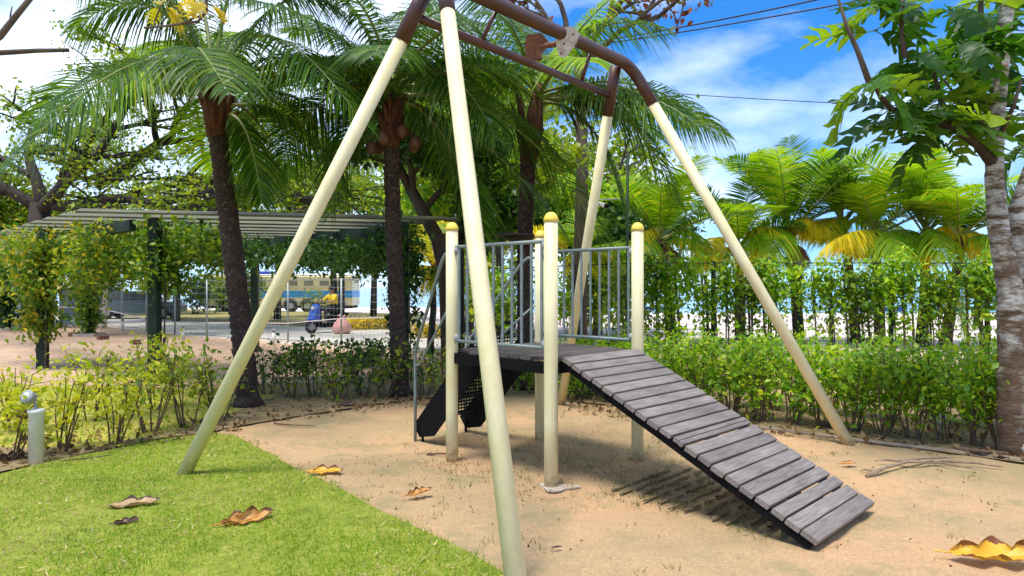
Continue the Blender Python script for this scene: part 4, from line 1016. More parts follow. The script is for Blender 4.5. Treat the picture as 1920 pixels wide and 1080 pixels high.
vine('climbing_vine', 'dark vine hanging under the pergola roof behind the swing leg', mass(400, 740, 455, 500, 12.5, 16, 130, rs), 4800, .11, M_dark, GV, 404, (.2, .25, .10), [[posts[3]+V(.1, -.1, 0), posts[3]+V(.12, -.1, 1.5), posts[3]+V(.1, -.1, 2.6)]])
vine('climbing_vine', 'dark vine wrapped round the pergola post beside the middle palm', post_pts(posts[1], .2, 2.7, 60)+mass(700, 780, 425, 500, 12, 12.6, 40, rs), 2000, .12, M_dark, GV, 405, (.11, .11, .1), [[posts[1]+V(.1, -.1, 0), posts[1]+V(.12, -.1, 1.5), posts[1]+V(.1, -.1, 2.6)]])
vine('climbing_vine', 'vine on the distant pergola post right of the leftmost one', post_pts(posts[4], .2, 2.2, 60), 1600, .14, M_vine, GV, 406, (.16, .16, .15), [[posts[4]+V(-.1, -.1, 0), posts[4]+V(-.12, -.1, 1), posts[4]+V(-.1, 0, 2.2)]])
vine('climbing_vine', 'dark vine on the farthest pergola post at the left edge', post_pts(posts[5], .2, 2.6, 60)+mass(-30, 50, 480, 530, 24, 27, 30, rs), 2200, .17, M_dark, GV, 407, (.22, .2, .2), [[posts[5]+V(-.1, -.1, 0), posts[5]+V(-.12, -.1, 1), posts[5]+V(-.1, 0, 2.2)]])

# ------------------------------------------------------------------ fences
def fence(label, pts, h, mat, hn, vstep, group=None, sag=0, wr=.004, postr=.03):
    t = thing('mesh_fence', label, 'fence', pts[0], group)
    for i, p in enumerate(pts):
        m = MB(); m.tube([p-V(0, 0, .05), p+V(0, 0, h+.03)], postr, 8); m.build('fence_post', mat, t, True)
        if i == len(pts)-1: break
        q = pts[i+1]; m = MB()
        for k in range(hn):
            z = h*(k+.4)/(hn-.4); m.tube([p+V(0, 0, z), q+V(0, 0, z)], wr, 4, False)
        n = int((q-p).length/vstep)
        for k in range(1, n):
            s_ = lerp(p, q, k/n); m.tube([s_+V(0, 0, .03), s_+V(0, 0, h)], wr*.7, 3, False)
        o = m.build('wire_panel', mat, t); o['kind'] = 'stuff'
        m = MB(); m.tube([p+V(0, 0, h), q+V(0, 0, h)], wr*3.2, 6); m.build('top_rail', mat, t)
    return t
fence('grey mesh fence between the paved plaza and the road', [V(*gxy(115, 30), 0), V(*gxy(228, 27.2), 0), V(*gxy(275, 24.6), 0), V(*gxy(328, 23.6), 0), V(*gxy(388, 22.0), 0), V(*gxy(540, 20.4), 0), V(*gxy(640, 18.8), 0), V(*gxy(830, 16.6), 0)], 1.84, M_wire, 10, .16)
fence('creeper-covered mesh fence behind the low hedge on the right', [V(-1.9, 16.3, 0), V(.2, 13.6, 0), V(2.0, FY, 0), V(3.22, FY, 0), V(4.6, FY, 0), V(6.06, FY, 0), V(7.6, FY, 0), V(9.4, FY, 0)], 2.0, M_steelgreen, 12, .10, wr=.0035, postr=.04)

# ------------------------------------------------------------------ lamps, poles, cables
m0 = G(68, 868)
bol = thing('spotlight_bollard', 'white cylindrical garden bollard with a round tilted spotlight', 'garden light', m0)
m = MB(); m.lathe(m0, [(.062, -.03), (.062, .455), (.068, .46), (.068, .485), (.05, .495)], 20); m.build('column', M_white, bol, True)
m = MB(); m.tube([m0+V(-.005, 0, .49), m0+V(-.01, 0, .55)], .014, 8); m.build('bracket', M_grey, bol)
hd = V(-.15, -.85, .35).normalized(); hc = m0+V(-.04, -.03, .605)
m = MB(); m.lathe(hc-hd*.07, [(.025, 0), (.045, .02), (.052, .05), (.060, .095), (.060, .108), (.046, .110)], 20, hd); o = m.build('lamp_head', M_grey, bol, True)
m = MB(); m.lathe(hc+hd*.041, [(.042, 0), (.038, .006), (.016, .010)], 16, hd); fixsub(m.build('lens', M_lens, o, True))
for px, py, nm in ((140, 613, 'leftmost, beside the far vine post'), (230, 620, 'in front of the far white pole'), (343, 638, 'right of the green pergola post'), (513, 648, 'just right of the left palm')):
    b_ = G(px, py); q = thing('path_light', 'short white path light '+nm, 'garden light', b_, 'short path lights')
    m = MB(); m.lathe(b_, [(.05, -.02), (.05, .36)], 12); m.build('column', M_white, q, True)
    m = MB(); m.lathe(b_+V(0, 0, .36), [(.04, 0), (.04, .05), (.06, .055), (.055, .09), (.01, .11)], 12); m.build('head', M_grey, q, True)
b_ = V(*gxy(196, 27), 0); q = thing('lamp_pole', 'pale pole behind the pergola at the left', 'pole', b_)
m = MB(); m.tube([b_, b_+V(.05, 0, 3), P(203, 362, 27)], [.09, .08, .06], 10); m.build('shaft', M_white, q, True)
b_ = V(*gxy(1178, 14), 0); q = thing('camera_pole', 'slim grey pole with a small security camera behind the platform', 'pole', b_)
m = MB(); m.tube([b_, P(1176, 500, 14), P(1177, 285, 14)], .028, 10); m.build('shaft', M_steelgreen, q, True)
b2_ = P(1105, 378, 14); m = MB(); m.tube([P(1177, 372, 14), b2_+V(0, 0, .03)], .012, 6); m.build('arm', M_galv, q)
m = MB(); cd = V(.9, -.3, -.28).normalized(); x_, y_, _ = frame(cd); m.box(b2_+cd*.16, cd*.17, x_*.045, y_*.045, .012); o = m.build('security_camera', M_white, q)
m = MB(); m.lathe(b2_+cd*.33, [(.05, 0), (.05, .07), (.04, .075)], 10, cd); fixsub(m.build('hood', M_black, o))
GCB = 'overhead cables'
for lab, a, b_, r_ in (('upper of the two steep overhead cables', P(1030, 90, 22), P(1620, -20, 14), .018), ('lower of the two steep overhead cables', P(1030, 95, 22), P(1760, -28, 14), .018), ('single level overhead cable low in the sky', P(1130, 165, 24), P(1900, 205, 22), .014)):
    m = MB(); m.tube([lerp(a, b_, i/10)-V(0, 0, .10*4*(i/10)*(1-i/10)) for i in range(11)], r_, 6); tag(m.build('overhead_cable', M_wireblk), lab, 'cable', GCB)
# shelf fixed round the third palm
b_ = P(972, 443, 10.75); q = thing('trunk_shelf', 'dark round wooden shelf fixed to the palm behind the platform', 'shelf', b_)
m = MB(); m.lathe(b_, [(.30, -.012), (.34, 0), (.34, .025), (.30, .03)], 20, V(.03, 0, 1)); m.build('board', M_darkwood, q)
m = MB(); m.lathe(b_-V(0, 0, .09), [(.13, 0), (.24, .07)], 16); m.build('support', M_darkwood, q)

# ------------------------------------------------------------------ road life: bus, scooter and rider, cars, people, boat
YBUS = 46.0
bz = 0.0
bx0, bx1 = (380-960)*YBUS/FPX, (660-960)*YBUS/FPX
bus = thing('bus', 'long cream bus with a blue lettered band parked beyond the road', 'bus', V((bx0+bx1)/2, YBUS, bz))
D2 = 2.3
m = MB(); m.abox(bx0, bx1, YBUS, YBUS+D2, .42, 2.42, .06); body = m.build('body', M_buscream, bus)
m = MB(); m.abox(bx0+.06, bx1-.06, YBUS+.05, YBUS+D2-.05, 2.421, 2.52, .04); m.build('roof', M_white, bus)
m = MB(); m.abox(bx0-.004, bx1+.004, YBUS-.012, YBUS+D2+.012, .98, 1.42); bandp = m.build('blue_band', M_busblue, bus)
for k in range(9):
    x = bx0+.35+k*(bx1-bx0-.5)/9
    m = MB(); m.abox(x, x+.82, YBUS-.014, YBUS+.02, 1.62, 2.22); wd = m.build('window', M_buscream, bus)
    m = MB(); m.abox(x+.10, x+.72, YBUS-.020, YBUS-.0145, 1.76, 2.10); fixsub(m.build('pane', M_buswin, wd))
for x in (bx1-4.1, bx1-3.0, bx1-.9, bx0+1.6):
    m = MB(); m.lathe(V(x, YBUS-.02, .40), [(.02, 0), (.40, 0), (.44, .02), (.44, .22), (.3, .24)], 18, V(0, 1, 0)); wh = m.build('wheel', M_rubber, bus, True)
    m = MB(); m.lathe(V(x, YBUS-.03, .40), [(.02, -.005), (.2, 0), (.22, .03)], 14, V(0, 1, 0)); fixsub(m.build('hub', M_grey, wh))
    m = MB(); m.tube([V(x+.54*math.cos(a), YBUS-.02, .40+.54*math.sin(a)) for a in [math.pi*i/10 for i in range(11)]], .05, 5); m.build('wheel_arch', M_grey, bus)
m = MB(); m.abox(bx0+.1, bx1-.1, YBUS+.1, YBUS+D2-.1, .24, .419); m.build('underside', M_black, bus)
m = MB(); m.abox((478-960)*YBUS/FPX-.3, (500-960)*YBUS/FPX, YBUS+.6, YBUS+1.6, 2.53, 2.75, .05); m.build('roof_box', M_bluedark, bus)
# the lettering on the band is too small to read; it shows as a row of dark strokes
m = MB(); x = bx1-4.6; rs = random.Random(5)
while x < bx1-1.5:
    wv = rs.uniform(.07, .16)
    for zz in ((1.12, 1.15), (1.25, 1.28)) if rs.random() < .6 else ((1.18, 1.21),): m.abox(x, x+wv, YBUS-.016, YBUS-.0125, zz[0], zz[1])
    m.abox(x, x+.04, YBUS-.016, YBUS-.0125, 1.10, 1.30); x += wv+rs.uniform(.06, .14)
m.build('lettering', M_bluedark, bus)['kind'] = 'stuff'

def skin_body(name, joints, edges, rad, mat, parent, loc, sub=1):
    me = bpy.data.meshes.new(name); me.from_pydata([tuple(j) for j in joints], edges, []); me.update()
    o = bpy.data.objects.new(name, me); C.objects.link(o); me.materials.append(mat)
    o.parent = parent; o.location = loc
    md = o.modifiers.new('skin', 'SKIN'); md.use_smooth_shade = True
    if not me.skin_vertices: me.skin_vertices.new() if hasattr(me.skin_vertices, 'new') else None
    sv = me.skin_vertices[0].data
    for i, r in enumerate(rad):
        sv[i].radius = (r, r) if not hasattr(r, '__len__') else r
    sv[0].use_root = True
    s2 = o.modifiers.new('sub', 'SUBSURF'); s2.levels = sub; s2.render_levels = sub
    return o
def person(name, label, loc, rz, pose, top_m, low_m, hair_m, group=None, short=False):
    t = thing(name, label, 'person', loc, group); t.rotation_euler = (0, 0, rz); J = pose
    order = ['hip', 'waist', 'chest', 'neck', 'head', 'crown', 'lsh', 'lel', 'lwr', 'lhd', 'rsh', 'rel', 'rwr', 'rhd', 'lhip', 'lkn', 'lan', 'lto', 'rhip', 'rkn', 'ran', 'rto']
    ed = [(0, 1), (1, 2), (2, 3), (3, 4), (4, 5), (2, 6), (6, 7), (7, 8), (8, 9), (2, 10), (10, 11), (11, 12), (12, 13), (0, 14), (14, 15), (15, 16), (16, 17), (0, 18), (18, 19), (19, 20), (20, 21)]
    rd = [.12, .12, .13, .055, .095, .07, .06, .042, .03, .035, .06, .042, .03, .035, .085, .055, .04, .035, .085, .055, .04, .035]
    sk = skin_body('body', [J[k] for k in order], ed, rd, M_skin, t, (0, 0, 0))
    ui = ['hip', 'waist', 'chest', 'neckb', 'lsh', 'lel', 'rsh', 'rel']; J['neckb'] = J['chest'].lerp(J['neck'], .6)
    skin_body('shirt', [J[k] for k in ui], [(0, 1), (1, 2), (2, 3), (2, 4), (4, 5), (2, 6), (6, 7)], [.145, .15, .165, .075, .085, .065, .085, .065], top_m, t, (0, 0, 0))
    lk, rk = J['lkn'], J['rkn']
    li = [J['hip'], J['lhip'], lk, J['lhip'].lerp(lk, 1) if short else J['lan'], J['rhip'], rk, rk if short else J['ran']]
    if short: skin_body('shorts', [J['hip'], J['lhip'], lk, J['rhip'], rk], [(0, 1), (1, 2), (0, 3), (3, 4)], [.15, .11, .085, .11, .085], low_m, t, (0, 0, 0))
    else: skin_body('trousers', li, [(0, 1), (1, 2), (2, 3), (0, 4), (4, 5), (5, 6)], [.15, .11, .08, .06, .11, .08, .06], low_m, t, (0, 0, 0))
    m = MB(); h = J['head'].lerp(J['crown'], .55); m.ell(h+V(0, .02, .015), (.105, .115, .11), 12, 8); m.build('hair', hair_m, t, True, world=False)
    m = MB(); m.tube([J['head']+V(0, -.09, .02), J['head']+V(0, -.115, -.01), J['head']+V(0, -.09, -.02)], [.01, .016, .01], 6); m.build('nose', M_skin, t, True, world=False)
    return t
def vd(**k): return {a: Vector(b) for a, b in k.items()}
# scooter
gs = G(612, 624); 
sco = thing('motor_scooter', 'blue motor scooter on the concrete road beyond the mesh fence', 'scooter', gs); sco.rotation_euler = (0, 0, R(-40))
def part(name, m, mat, parent, sm=False): return m.build(name, mat, parent, sm, world=False)
for y in (-.62, .60):
    m = MB(); m.lathe(V(-.045, y, .24), [(.15, 0), (.235, .015), (.24, .045), (.235, .075), (.15, .09)], 20, V(1, 0, 0)); wh = part('wheel', m, M_rubber, sco, True)
    m = MB(); m.lathe(V(-.05, y, .24), [(.02, 0), (.13, .005), (.15, .05), (.13, .095), (.02, .10)], 14, V(1, 0, 0)); part('rim', m, M_grey, wh)
m = MB(); m.prism(V(0, 0, 0), (0, 1, 0), (0, 0, 1), [(-.50, .30), (-.44, .95), (-.36, 1.0), (-.30, .85), (-.30, .40), (-.1, .30), (.10, .34), (.18, .62), (.75, .72), (.86, .66), (.62, .40), (.30, .24), (-.2, .2)], .30); part('body', m, M_black, sco)
m = MB(); m.prism(V(0, 0, 0), (0, 1, 0), (0, 0, 1), [(-.66, .50), (-.56, .80), (-.46, 1.02), (-.37, 1.04), (-.37, .55), (-.50, .40)], .36); part('front_shield', m, M_bluepaint, sco)
m = MB(); m.ell(V(0, -.62, .50), (.09, .20, .10), 12, 8); part('mudguard', m, M_bluepaint, sco, True)
m = MB(); m.ell(V(0, .35, .76), (.14, .42, .07), 12, 8); part('seat', m, M_black, sco, True)
m = MB(); m.ell(V(0, -.57, .88), (.09, .05, .07), 10, 8); part('headlight', m, M_lens, sco, True)
m = MB(); m.tube([V(-.34, -.28, 1.08), V(-.18, -.40, 1.05), V(.18, -.40, 1.05), V(.34, -.28, 1.08)], .017, 7); part('handlebar', m, M_black, sco)
for s_ in (-1, 1):
    m = MB(); m.tube([V(s_*.22, -.38, 1.06), V(s_*.28, -.40, 1.22)], .006, 5); mr = part('mirror', m, M_black, sco)
    m = MB(); m.ell(V(s_*.28, -.40, 1.25), (.06, .015, .04), 10, 6); part('mirror_glass', m, M_glass, mr)
    m = MB(); m.tube([V(s_*.05, -.50, .95), V(s_*.06, -.60, .5), V(s_*.07, -.62, .24)], .022, 7); part('fork', m, M_grey, sco)
sit = vd(hip=(0, .28, .88), waist=(0, .30, 1.02), chest=(0, .26, 1.26), neck=(0, .23, 1.42), head=(0, .20, 1.53), crown=(0, .21, 1.64), lsh=(-.20, .25, 1.32), lel=(-.30, .06, 1.12), lwr=(-.29, -.17, 1.10), lhd=(-.29, -.27, 1.10), rsh=(.20, .25, 1.32), rel=(.30, .06, 1.12), rwr=(.29, -.17, 1.10), rhd=(.29, -.27, 1.10),
         lhip=(-.10, .24, .87), lkn=(-.19, -.18, .82), lan=(-.17, -.12, .42), lto=(-.18, -.28, .38), rhip=(.10, .24, .87), rkn=(.19, -.18, .82), ran=(.17, -.12, .42), rto=(.18, -.28, .38))
person('person', 'scooter rider in a yellow shirt and dark trousers', gs, R(-40), sit, M_shirtY, M_trouser, M_hair)
bg = G(641, 626); q = thing('plastic_bag', 'stuffed pink plastic bag standing beside the scooter', 'bag', bg)
m = MB(); m.lathe(bg, [(.20, 0), (.30, .08), (.33, .22), (.27, .38), (.14, .50), (.05, .56)], 14)
for v_ in m.v: v_ += V(random.uniform(-.03, .03), random.uniform(-.03, .03), random.uniform(-.015, .015))
m.build('sack', M_pink, q, True)
m = MB(); m.tube([bg+V(-.02, 0, .54), bg+V(-.10, 0, .66), bg+V(-.14, .02, .63)], [.03, .045, .01], 7); m.tube([bg+V(.02, 0, .54), bg+V(.10, 0, .64), bg+V(.15, .02, .62)], [.03, .04, .01], 7); m.build('knot', M_pink, q, True)
st = vd(hip=(0, 0, .92), waist=(0, .01, 1.06), chest=(0, 0, 1.30), neck=(0, 0, 1.46), head=(0, -.02, 1.57), crown=(0, -.01, 1.68), lsh=(-.19, 0, 1.38), lel=(-.24, .02, 1.12), lwr=(-.23, -.05, .90), lhd=(-.22, -.07, .80), rsh=(.19, 0, 1.38), rel=(.24, .02, 1.12), rwr=(.23, -.05, .90), rhd=(.22, -.07, .80),
        lhip=(-.09, 0, .90), lkn=(-.10, -.02, .49), lan=(-.10, .03, .09), lto=(-.12, -.13, .04), rhip=(.09, 0, .90), rkn=(.10, -.03, .49), ran=(.11, .02, .09), rto=(.13, -.14, .04))
xg, yg = gxy(1054, 34); person('person', 'person in dark top and shorts standing on the beach behind the platform', V(xg, yg, ground_z(xg, yg)), R(160), st, M_navy, M_trouser, M_hair, short=True)
# covered dark heap beyond the fence
xg, yg = gxy(930, 26); q = thing('covered_heap', 'dark humped heap beyond the fence, seen through the platform railing', 'heap', V(xg, yg, ground_z(xg, yg)))
m = MB(); m.ell(V(xg, yg, .35), (.75, .6, .75), 18, 10)
for v_ in m.v: v_ += V(random.uniform(-.05, .05), random.uniform(-.05, .05), random.uniform(-.04, .04))
m.build('cover', M_trouser, q, True)
# cars behind the fence at far left
def car(label, loc, rz, paint):
    t = thing('parked_car', label, 'car', loc, 'cars parked beyond the fence'); t.rotation_euler = (0, 0, rz)
    m = MB(); m.prism(V(0, 0, 0), (0, 1, 0), (0, 0, 1), [(-2.1, .35), (-2.12, .68), (-1.95, .85), (-1.05, .96), (.0, .98), (1.75, .98), (2.05, .85), (2.1, .5), (2.0, .3), (-2.0, .3)], 1.66); part('body', m, paint, t)
    m = MB(); m.prism(V(0, 0, 0), (0, 1, 0), (0, 0, 1), [(-1.1, .965), (-.45, 1.42), (.95, 1.46), (1.75, .985)], 1.46); cb = part('cabin', m, paint, t)
    for s_ in (-1, 1):
        m = MB(); m.prism(V(s_*.735, 0, 0), (0, 1, 0), (0, 0, 1), [(-.92, 1.0), (-.42, 1.36), (.22, 1.39), (.22, 1.0)], .02); part('window', m, M_glass, cb)
        m = MB(); m.prism(V(s_*.735, 0, 0), (0, 1, 0), (0, 0, 1), [(.30, 1.0), (.30, 1.39), (.88, 1.40), (1.45, 1.02)], .02); part('window', m, M_glass, cb)
        for y in (-1.35, 1.3):
            m = MB(); m.lathe(V(s_*.84, y, .32), [(.1, -.11), (.31, -.10), (.32, 0), (.31, .03), (.2, .05)], 18, V(s_, 0, 0)); wh = part('wheel', m, M_rubber, t, True)
            m = MB(); m.lathe(V(s_*.87, y, .32), [(.02, 0), (.18, .01), (.2, .03), (.02, .04)], 12, V(s_, 0, 0)); part('rim', m, M_grey, wh)
        m = MB(); m.ell(V(s_*.62, -2.06, .68), (.16, .06, .08), 10, 6); part('headlight', m, M_lens, t, True)
    m = MB(); m.prism(V(0, -.79, 1.19), (1, 0, 0), V(0, .65, .45), [(-.66, -.36), (.66, -.36), (.60, .34), (-.60, .34)], .02); part('windscreen', m, M_glass, cb)
    return t
car('white car at the left edge, half hidden by a vine-clad post', V(*gxy(5, 33), 0), R(75), M_car)
car('grey car behind the mesh fence left of the green post', V(*gxy(262, 36), 0), R(100), M_cardark)
# grey cabinet beside the fence
b_ = V(*gxy(142, 31), 0); q = thing('utility_cabinet', 'grey utility cabinet beside the road between two vine-clad posts', 'cabinet', b_)
m = MB(); m.abox(b_.x-.75, b_.x+.75, b_.y, b_.y+.7, .08, 1.55, .03); m.build('housing', M_galv, q)
for s_ in (-1, 1):
    m = MB(); m.abox(b_.x+s_*.365-.345, b_.x+s_*.365+.345, b_.y-.025, b_.y-.002, .16, 1.46, .01); dr = m.build('door', M_galv, q)
    m = MB(); m.abox(b_.x+s_*.08-.015, b_.x+s_*.08+.015, b_.y-.05, b_.y-.026, .75, .95); fixsub(m.build('handle', M_black, dr))
m = MB(); m.abox(b_.x-.8, b_.x+.8, b_.y-.06, b_.y+.76, 1.551, 1.62, .02); m.build('lid', M_galv, q)
# boats on the water
for lab, px, Y, s_ in (('small dark blue boat lying by the shore, right of the swing leg', 1650, 84, 1.0), ('small dark boat far off behind the first young palm', 1228, 90, .8)):
    b_ = V(*gxy(px, Y), -1.25); q = thing('small_boat', lab, 'boat', b_, 'boats off the beach'); L = 2.6*s_
    m = MB(); secs = [(-1, .15, .55), (-.6, .55, .42), (0, .62, .38), (.6, .58, .40), (1, .45, .45)]
    for x, wv, hh in secs:
        for a, z in ((-1, hh+.1), (-.6, .0), (.6, .0), (1, hh+.1)): m.v.append(b_+V(x*L, a*wv*s_, z*1.3*s_-.1))
    for i in range(4):
        for k in range(3): m.f.append((i*4+k, i*4+k+1, (i+1)*4+k+1, (i+1)*4+k))
        m.f.append((i*4+3, i*4, (i+1)*4, (i+1)*4+3))
    m.f += [(0, 1, 2, 3), (19, 18, 17, 16)]; m.build('hull', M_boat, q)
    m = MB(); m.abox(b_.x-.5*s_, b_.x+.6*s_, b_.y-.4*s_, b_.y+.4*s_, .5*s_-.25+b_.z+.1, b_.z+1.1*s_, .05); m.build('cabin', M_white, q)
# barrier tape
m = MB(); tp2 = [P(103, 575, 29), P(190, 579, 27.5), P(272, 598, 24.5)]
for i in range(2): m.box((tp2[i]+tp2[i+1])/2, (tp2[i+1]-tp2[i])/2, V(0, .003, 0), V(0, 0, .022))
tag(m.build('barrier_tape', M_tape), 'white barrier tape slanting along the left end of the mesh fence', 'tape')
m = MB(); tp2 = [P(388, 605, 21.9), P(540, 606, 20.3), P(640, 597, 18.7), P(735, 595, 17.6)]
for i in range(3): m.box((tp2[i]+tp2[i+1])/2, (tp2[i+1]-tp2[i])/2, V(0, .003, 0), V(0, 0, .012))
tag(m.build('barrier_tape', M_tape), 'pale barrier tape strung along the fence past the scooter', 'tape')
# yellow flowers along the verge
for i, px in enumerate([655, 672, 690, 708, 726, 785, 803, 822]):
    Y = 26.2+.12*i if i < 5 else 22.0
    shrub('flower_clump', ORD[i]+' yellow flower clump from the left along the roadside', V(*gxy(px, Y), ground_z(*gxy(px, Y))), .42, .22, 8, 260, .10, M_flower, 'yellow flowers along the road', 500+i, .3, M_stem, 'flowers')

# ------------------------------------------------------------------ fallen leaves, sticks, stones, litter
def big_fallen(label, px, py, L, mat, rz, curl, seed, ratio=.30, near=.35):
    """a large dry leaf lying on the ground: shallow pointed lobes, one half lifted, the rim crinkled"""
    L = L*.88; rs = random.Random(seed); o_ = G(px, py); m = MB(); nt_, ns = 22, 8; edge = []
    ph = rs.uniform(0, 1); bow = rs.uniform(.10, .30); asym = [near*rs.uniform(.3, 1.6), 1.0]; nlob = rs.uniform(2.6, 3.6)
    def mid(t): return V((t-.5)*L, .10*L*math.sin((t-.2)*2.6), .012+.35*curl*bow*L*(2*t-1)**2*(1.5 if t > .5 else .6))
    for i in range(nt_+1):
        t = i/nt_; b_ = mid(t)
        for j in range(-ns//2, ns//2+1):
            s_ = j/(ns/2); sd_ = 1 if s_ > 0 else 0
            lob = abs(((t*nlob+ph+.37*sd_) % 1)-.42)*1.9; wv = L*ratio*max(.04, math.sin(math.pi*min(1, .06+.93*t)))**.65*(1-.46*lob**1.15)
            k = abs(s_); th = curl*asym[sd_]*(.35+.9*k)+(.8*curl*mn.noise((t*4+seed, s_*1.5, 3)))
            r_ = wv*k
            m.v.append(b_+V(k*k*L*.07, (1 if s_ > 0 else -1)*r_*math.cos(min(1.45, th)), max(0, r_*math.sin(min(1.5, th)))+.02*L*k*mn.noise((t*9, s_*4, seed)) if k else 0)); edge.append(min(1, k**3*(.55+.6*(1-lob))+max(0, (t-.9)*5)))
    w1 = ns+1
    for i in range(nt_):
        for j in range(ns): m.f.append((i*w1+j, (i+1)*w1+j, (i+1)*w1+j+1, i*w1+j+1))
    me = m.mesh('fallen_leaf', True); at = me.attributes.new('edge', 'FLOAT', 'POINT'); at.data.foreach_set('value', np.array(edge, np.float32))
    t = thing('fallen_leaf', label, 'leaf', o_, 'large fallen leaves'); t.rotation_euler = (0, 0, R(rz))
    link('blade', me, mat, t, world=False)
    m = MB(); m.tube([mid(0)+V(-L*.16, .02*L, 0), mid(0)+V(0, 0, .003), mid(.5)+V(0, 0, .002), mid(1)], [.004, .005, .004, .002], 5); link('midrib', m.mesh('midrib'), mat, t, world=False)
big_fallen('tan curled leaf on the lawn, farthest left of the big ones', 248, 952, .36, M_ftan, 10, .6, 1)
big_fallen('small dark shrivelled leaf on the lawn below the tan one', 235, 984, .17, M_fbrown, 20, .8, 2)
big_fallen('orange and tan folded leaf in the middle of the lawn', 460, 982, .38, M_forange, 28, .95, 3)
big_fallen('flat yellow leaf at the edge where lawn meets sand', 607, 888, .33, M_fyel, -6, .55, 4)
big_fallen('crumpled red-brown leaf on the sand near the front swing leg', 785, 930, .24, M_forange, 30, .85, 5)
big_fallen('large bright yellow leaf with dark tips in the lower right corner', 1868, 1056, .56, M_fyel, -20, .95, 6)
big_fallen('small brown leaf on the sand beyond the ramp end', 1590, 872, .17, M_forange, 0, .4, 7)
big_fallen('reddish dry leaf under the shrubs left of the stair', 652, 762, .28, M_fbrown, 5, .6, 8)
big_fallen('dark curled leaf caught low in the shrub at the left edge', 22, 862, .30, M_fbrown, 40, .8, 9)
big_fallen('tiny dark leaf scrap on the sand in the foreground', 1045, 1030, .06, M_fbrown, 0, .6, 10)
big_fallen('pale tan leaf in the bed by the right swing foot', 1523, 802, .20, M_ftan, 30, .5, 11)
def stick(label, pts, r_, mat=None, name='fallen_stick'):
    t = thing(name, label, 'stick', pts[0]); m = MB(); m.tube(pts, [r_*(1-.5*i/(len(pts)-1)) for i in range(len(pts))], 6); m.build('shaft', mat or M_twig, t); return t
t = stick('dry forked palm stalk lying on the sand at the right', [G(1625, 893, .01), G(1660, 876, .03), G(1700, 866, .04), G(1760, 864, .03), G(1830, 868, .02), G(1880, 875, .01)], .017, M_drystalk)
for q, rr_ in (([G(1690, 866, .04), G(1730, 858, .05), G(1790, 858, .04)], [.018, .014, .005]), ([G(1700, 866, .03), G(1660, 862, .03), G(1640, 864, .02)], [.012, .008, .004]), ([G(1740, 864, .03), G(1790, 872, .02), G(1850, 884, .01)], [.010, .007, .003]), ([G(1640, 884, .02), G(1622, 880, .02), G(1612, 884, .01)], [.010, .007, .003])):
    m = MB(); m.tube(q, rr_, 6); m.build('fork', M_drystalk, t)
stick('thin dark twig on the sand below the sparse shrubs', [G(515, 794, .01), G(550, 797, .015), G(590, 798, .01)], .010)
stick('short twig beside the foot of the left platform post', [G(800, 852, .01), G(825, 850, .02), G(842, 851, .01)], .011, M_fbrown)
stick('long twig lying along the edge of the lawn', [G(118, 864, .01), G(170, 858, .02), G(210, 853, .01)], .008)
stick('thick stick lying on the soil beside the hedge kerb', [G(1800, 842, .03), G(1840, 846, .05), G(1890, 850, .03)], .025)
for i, (px, py, lab) in enumerate([(139, 631, 'loose brown brick on the paving, leftmost of three'), (193, 637, 'loose brown brick on the paving, middle of three'), (257, 646, 'loose brown brick on the paving next to the green post')]):
    b_ = G(px, py); m = MB(); d = V(math.cos(i), math.sin(i), 0); m.box(b_+V(0, 0, .07), d*.14, V(-d.y, d.x, 0)*.10, V(0, 0, .07), .02); tag(m.build('brick', M_brick), lab, 'brick', 'loose bricks on the paving')
b_ = G(1915, 852); m = MB(); m.ell(b_+V(.05, -.1, .08), (.14, .10, .16), 12, 8)
for v_ in m.v: v_ += V(random.uniform(-.012, .012), random.uniform(-.012, .012), random.uniform(-.012, .012))
tag(m.build('stone', M_concrete), 'pale stone leaning at the foot of the mottled tree', 'stone')
b_ = G(1763, 815)+V(0, 0, 0); q = thing('junction_box', 'small pale junction box on a peg among the hedge stems', 'box', b_)
m = MB(); m.abox(b_.x-.07, b_.x+.07, b_.y-.04, b_.y+.04, .12, .26, .008); m.build('case', M_white, q)
m = MB(); m.tube([b_, b_+V(0, 0, .13)], .012, 6); m.build('peg', M_grey, q)

# litter and sparse grass as masses
def scatter(name, label, n, fn, size, mat, cat, bias, spread, tpl=LEAF, tf=LEAF_F, jit=1.0, z=.006):
    p = np.array([fn() for _ in range(n)]); c = np.stack([p[:, 0], p[:, 1], np.full(n, z)], 1)
    return tag(leaves(name, c, size, mat, bias=bias, spread=spread, tpl=tpl, tf=tf, jit=jit), label, cat, kind='stuff')
def in_bed_r():
    px = random.uniform(1060, 1990); py = 738+random.random()*(34+(px-1060)*.11); g = G(px, py); return g.x, g.y
def in_bed_l():
    px = random.uniform(-20, 850); top_ = 745 if px > 450 else lerp(835, 770, max(0, px)/450); bot = lerp(880, 810, max(0, px)/450) if px < 450 else lerp(800, 752, (px-450)/400); g = G(px, random.uniform(top_, bot)); return g.x, g.y
scatter('leaf_litter', 'dry brown leaf litter under the right hedge', 1500, in_bed_r, .075, M_dryleaf, 'leaf litter', (0, 0, .05), .6, z=.012)
scatter('leaf_litter', 'dry brown leaf litter under the shrubs along the lawn', 900, in_bed_l, .07, M_dryleaf, 'leaf litter', (0, 0, .05), .6, z=.012)
def sand_spot():
    while True:
        if random.random() < .6: x, y = random.gauss(.5, .9), random.gauss(6.2, .7)
        else: x, y = random.uniform(-2.6, 5.5), random.uniform(3.6, 9)
        if not inside(lawn, np.array([x]), np.array([y]))[0]: return x, y
scatter('sand_litter', 'tiny dark bits of debris scattered over the sand', 1500, sand_spot, .020, M_dryleaf, 'debris', (0, 0, .02), .5, z=.002)
tufts = []
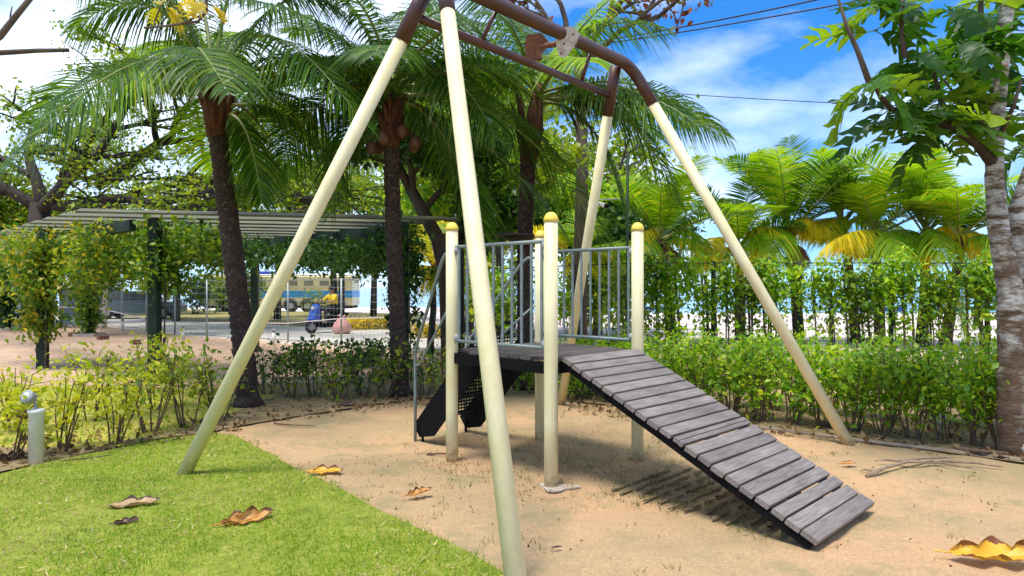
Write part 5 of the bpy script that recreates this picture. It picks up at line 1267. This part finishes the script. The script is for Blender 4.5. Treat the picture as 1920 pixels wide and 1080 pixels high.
for _ in range(240):
    x, y = sand_spot(); k = random.randint(5, 16)
    for _ in range(k): tufts.append((x+random.gauss(0, .035), y+random.gauss(0, .035)))
for _ in range(110):      # grass tufts in rows, following the painted shadow stripes of the ramp planks
    k = random.randint(2, 13); g = (F_+R_)/2+nFR*(.25+k*.115)+uFR*random.uniform(-.55, .5)
    for _ in range(10): tufts.append((g.x+random.gauss(0, .05)*uFR.x, g.y+random.gauss(0, .05)*uFR.y))
it = iter(tufts)
scatter('sparse_grass', 'thin dry grass sprouting from the sand under the platform and ramp', len(tufts), lambda: next(it), .040, leafmat('dry_grass', [(.16, .15, .04), (.24, .20, .06), (.14, .18, .03), (.30, .24, .10)], .25), 'grass', (0, 0, .9), .7, BLADE, BLADE_F, z=-.004)
m = MB(); rs = random.Random(9)  # dark strips laid on the sand paint in the shadow stripes under the ramp
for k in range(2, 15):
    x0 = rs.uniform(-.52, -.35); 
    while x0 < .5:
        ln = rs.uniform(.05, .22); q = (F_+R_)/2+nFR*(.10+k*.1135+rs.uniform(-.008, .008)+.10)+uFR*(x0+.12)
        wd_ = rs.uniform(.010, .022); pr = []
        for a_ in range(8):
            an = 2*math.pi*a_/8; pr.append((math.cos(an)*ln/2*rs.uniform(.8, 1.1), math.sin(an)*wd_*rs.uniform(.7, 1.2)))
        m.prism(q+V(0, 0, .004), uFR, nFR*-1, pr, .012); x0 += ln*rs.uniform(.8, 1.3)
tag(m.build('plank_shadow_strips', M_bed), 'dark strips painted in as the shadow stripes of the ramp planks', 'painted shadow', kind='stuff')
fl = []
while len(fl) < 3600:
    x, y = random.uniform(-5, .3), 3.4+random.random()**1.4*4
    if abs(x) < y*.8 and inside(lawn, np.array([x]), np.array([y]))[0] and mn.noise((x*1.1, y*1.1, 9)) > -.25: fl.append((x, y))
it = iter(fl)
scatter('straw', 'dry straw flecks lying in the lawn', len(fl), lambda: next(it), .038, leafmat('straw_fleck', [(.50, .38, .14), (.62, .50, .22), (.30, .20, .08)], .2), 'straw', (0, 0, .25), .8, BLADE*np.array([1.3, 1, 1]), BLADE_F, z=.020)
bx = []
for _ in range(6000):
    x, y = random.uniform(-9, -3.6), random.uniform(6.9, 11)
    bx.append((x, y))
it = iter(bx)
scatter('dry_grass', 'yellowish grass behind the shrubs at the left', len(bx), lambda: next(it), .055, M_grass, 'grass', (0, 0, .9), .7, BLADE*np.array([1.6, 1, 1]), BLADE_F, z=.004)
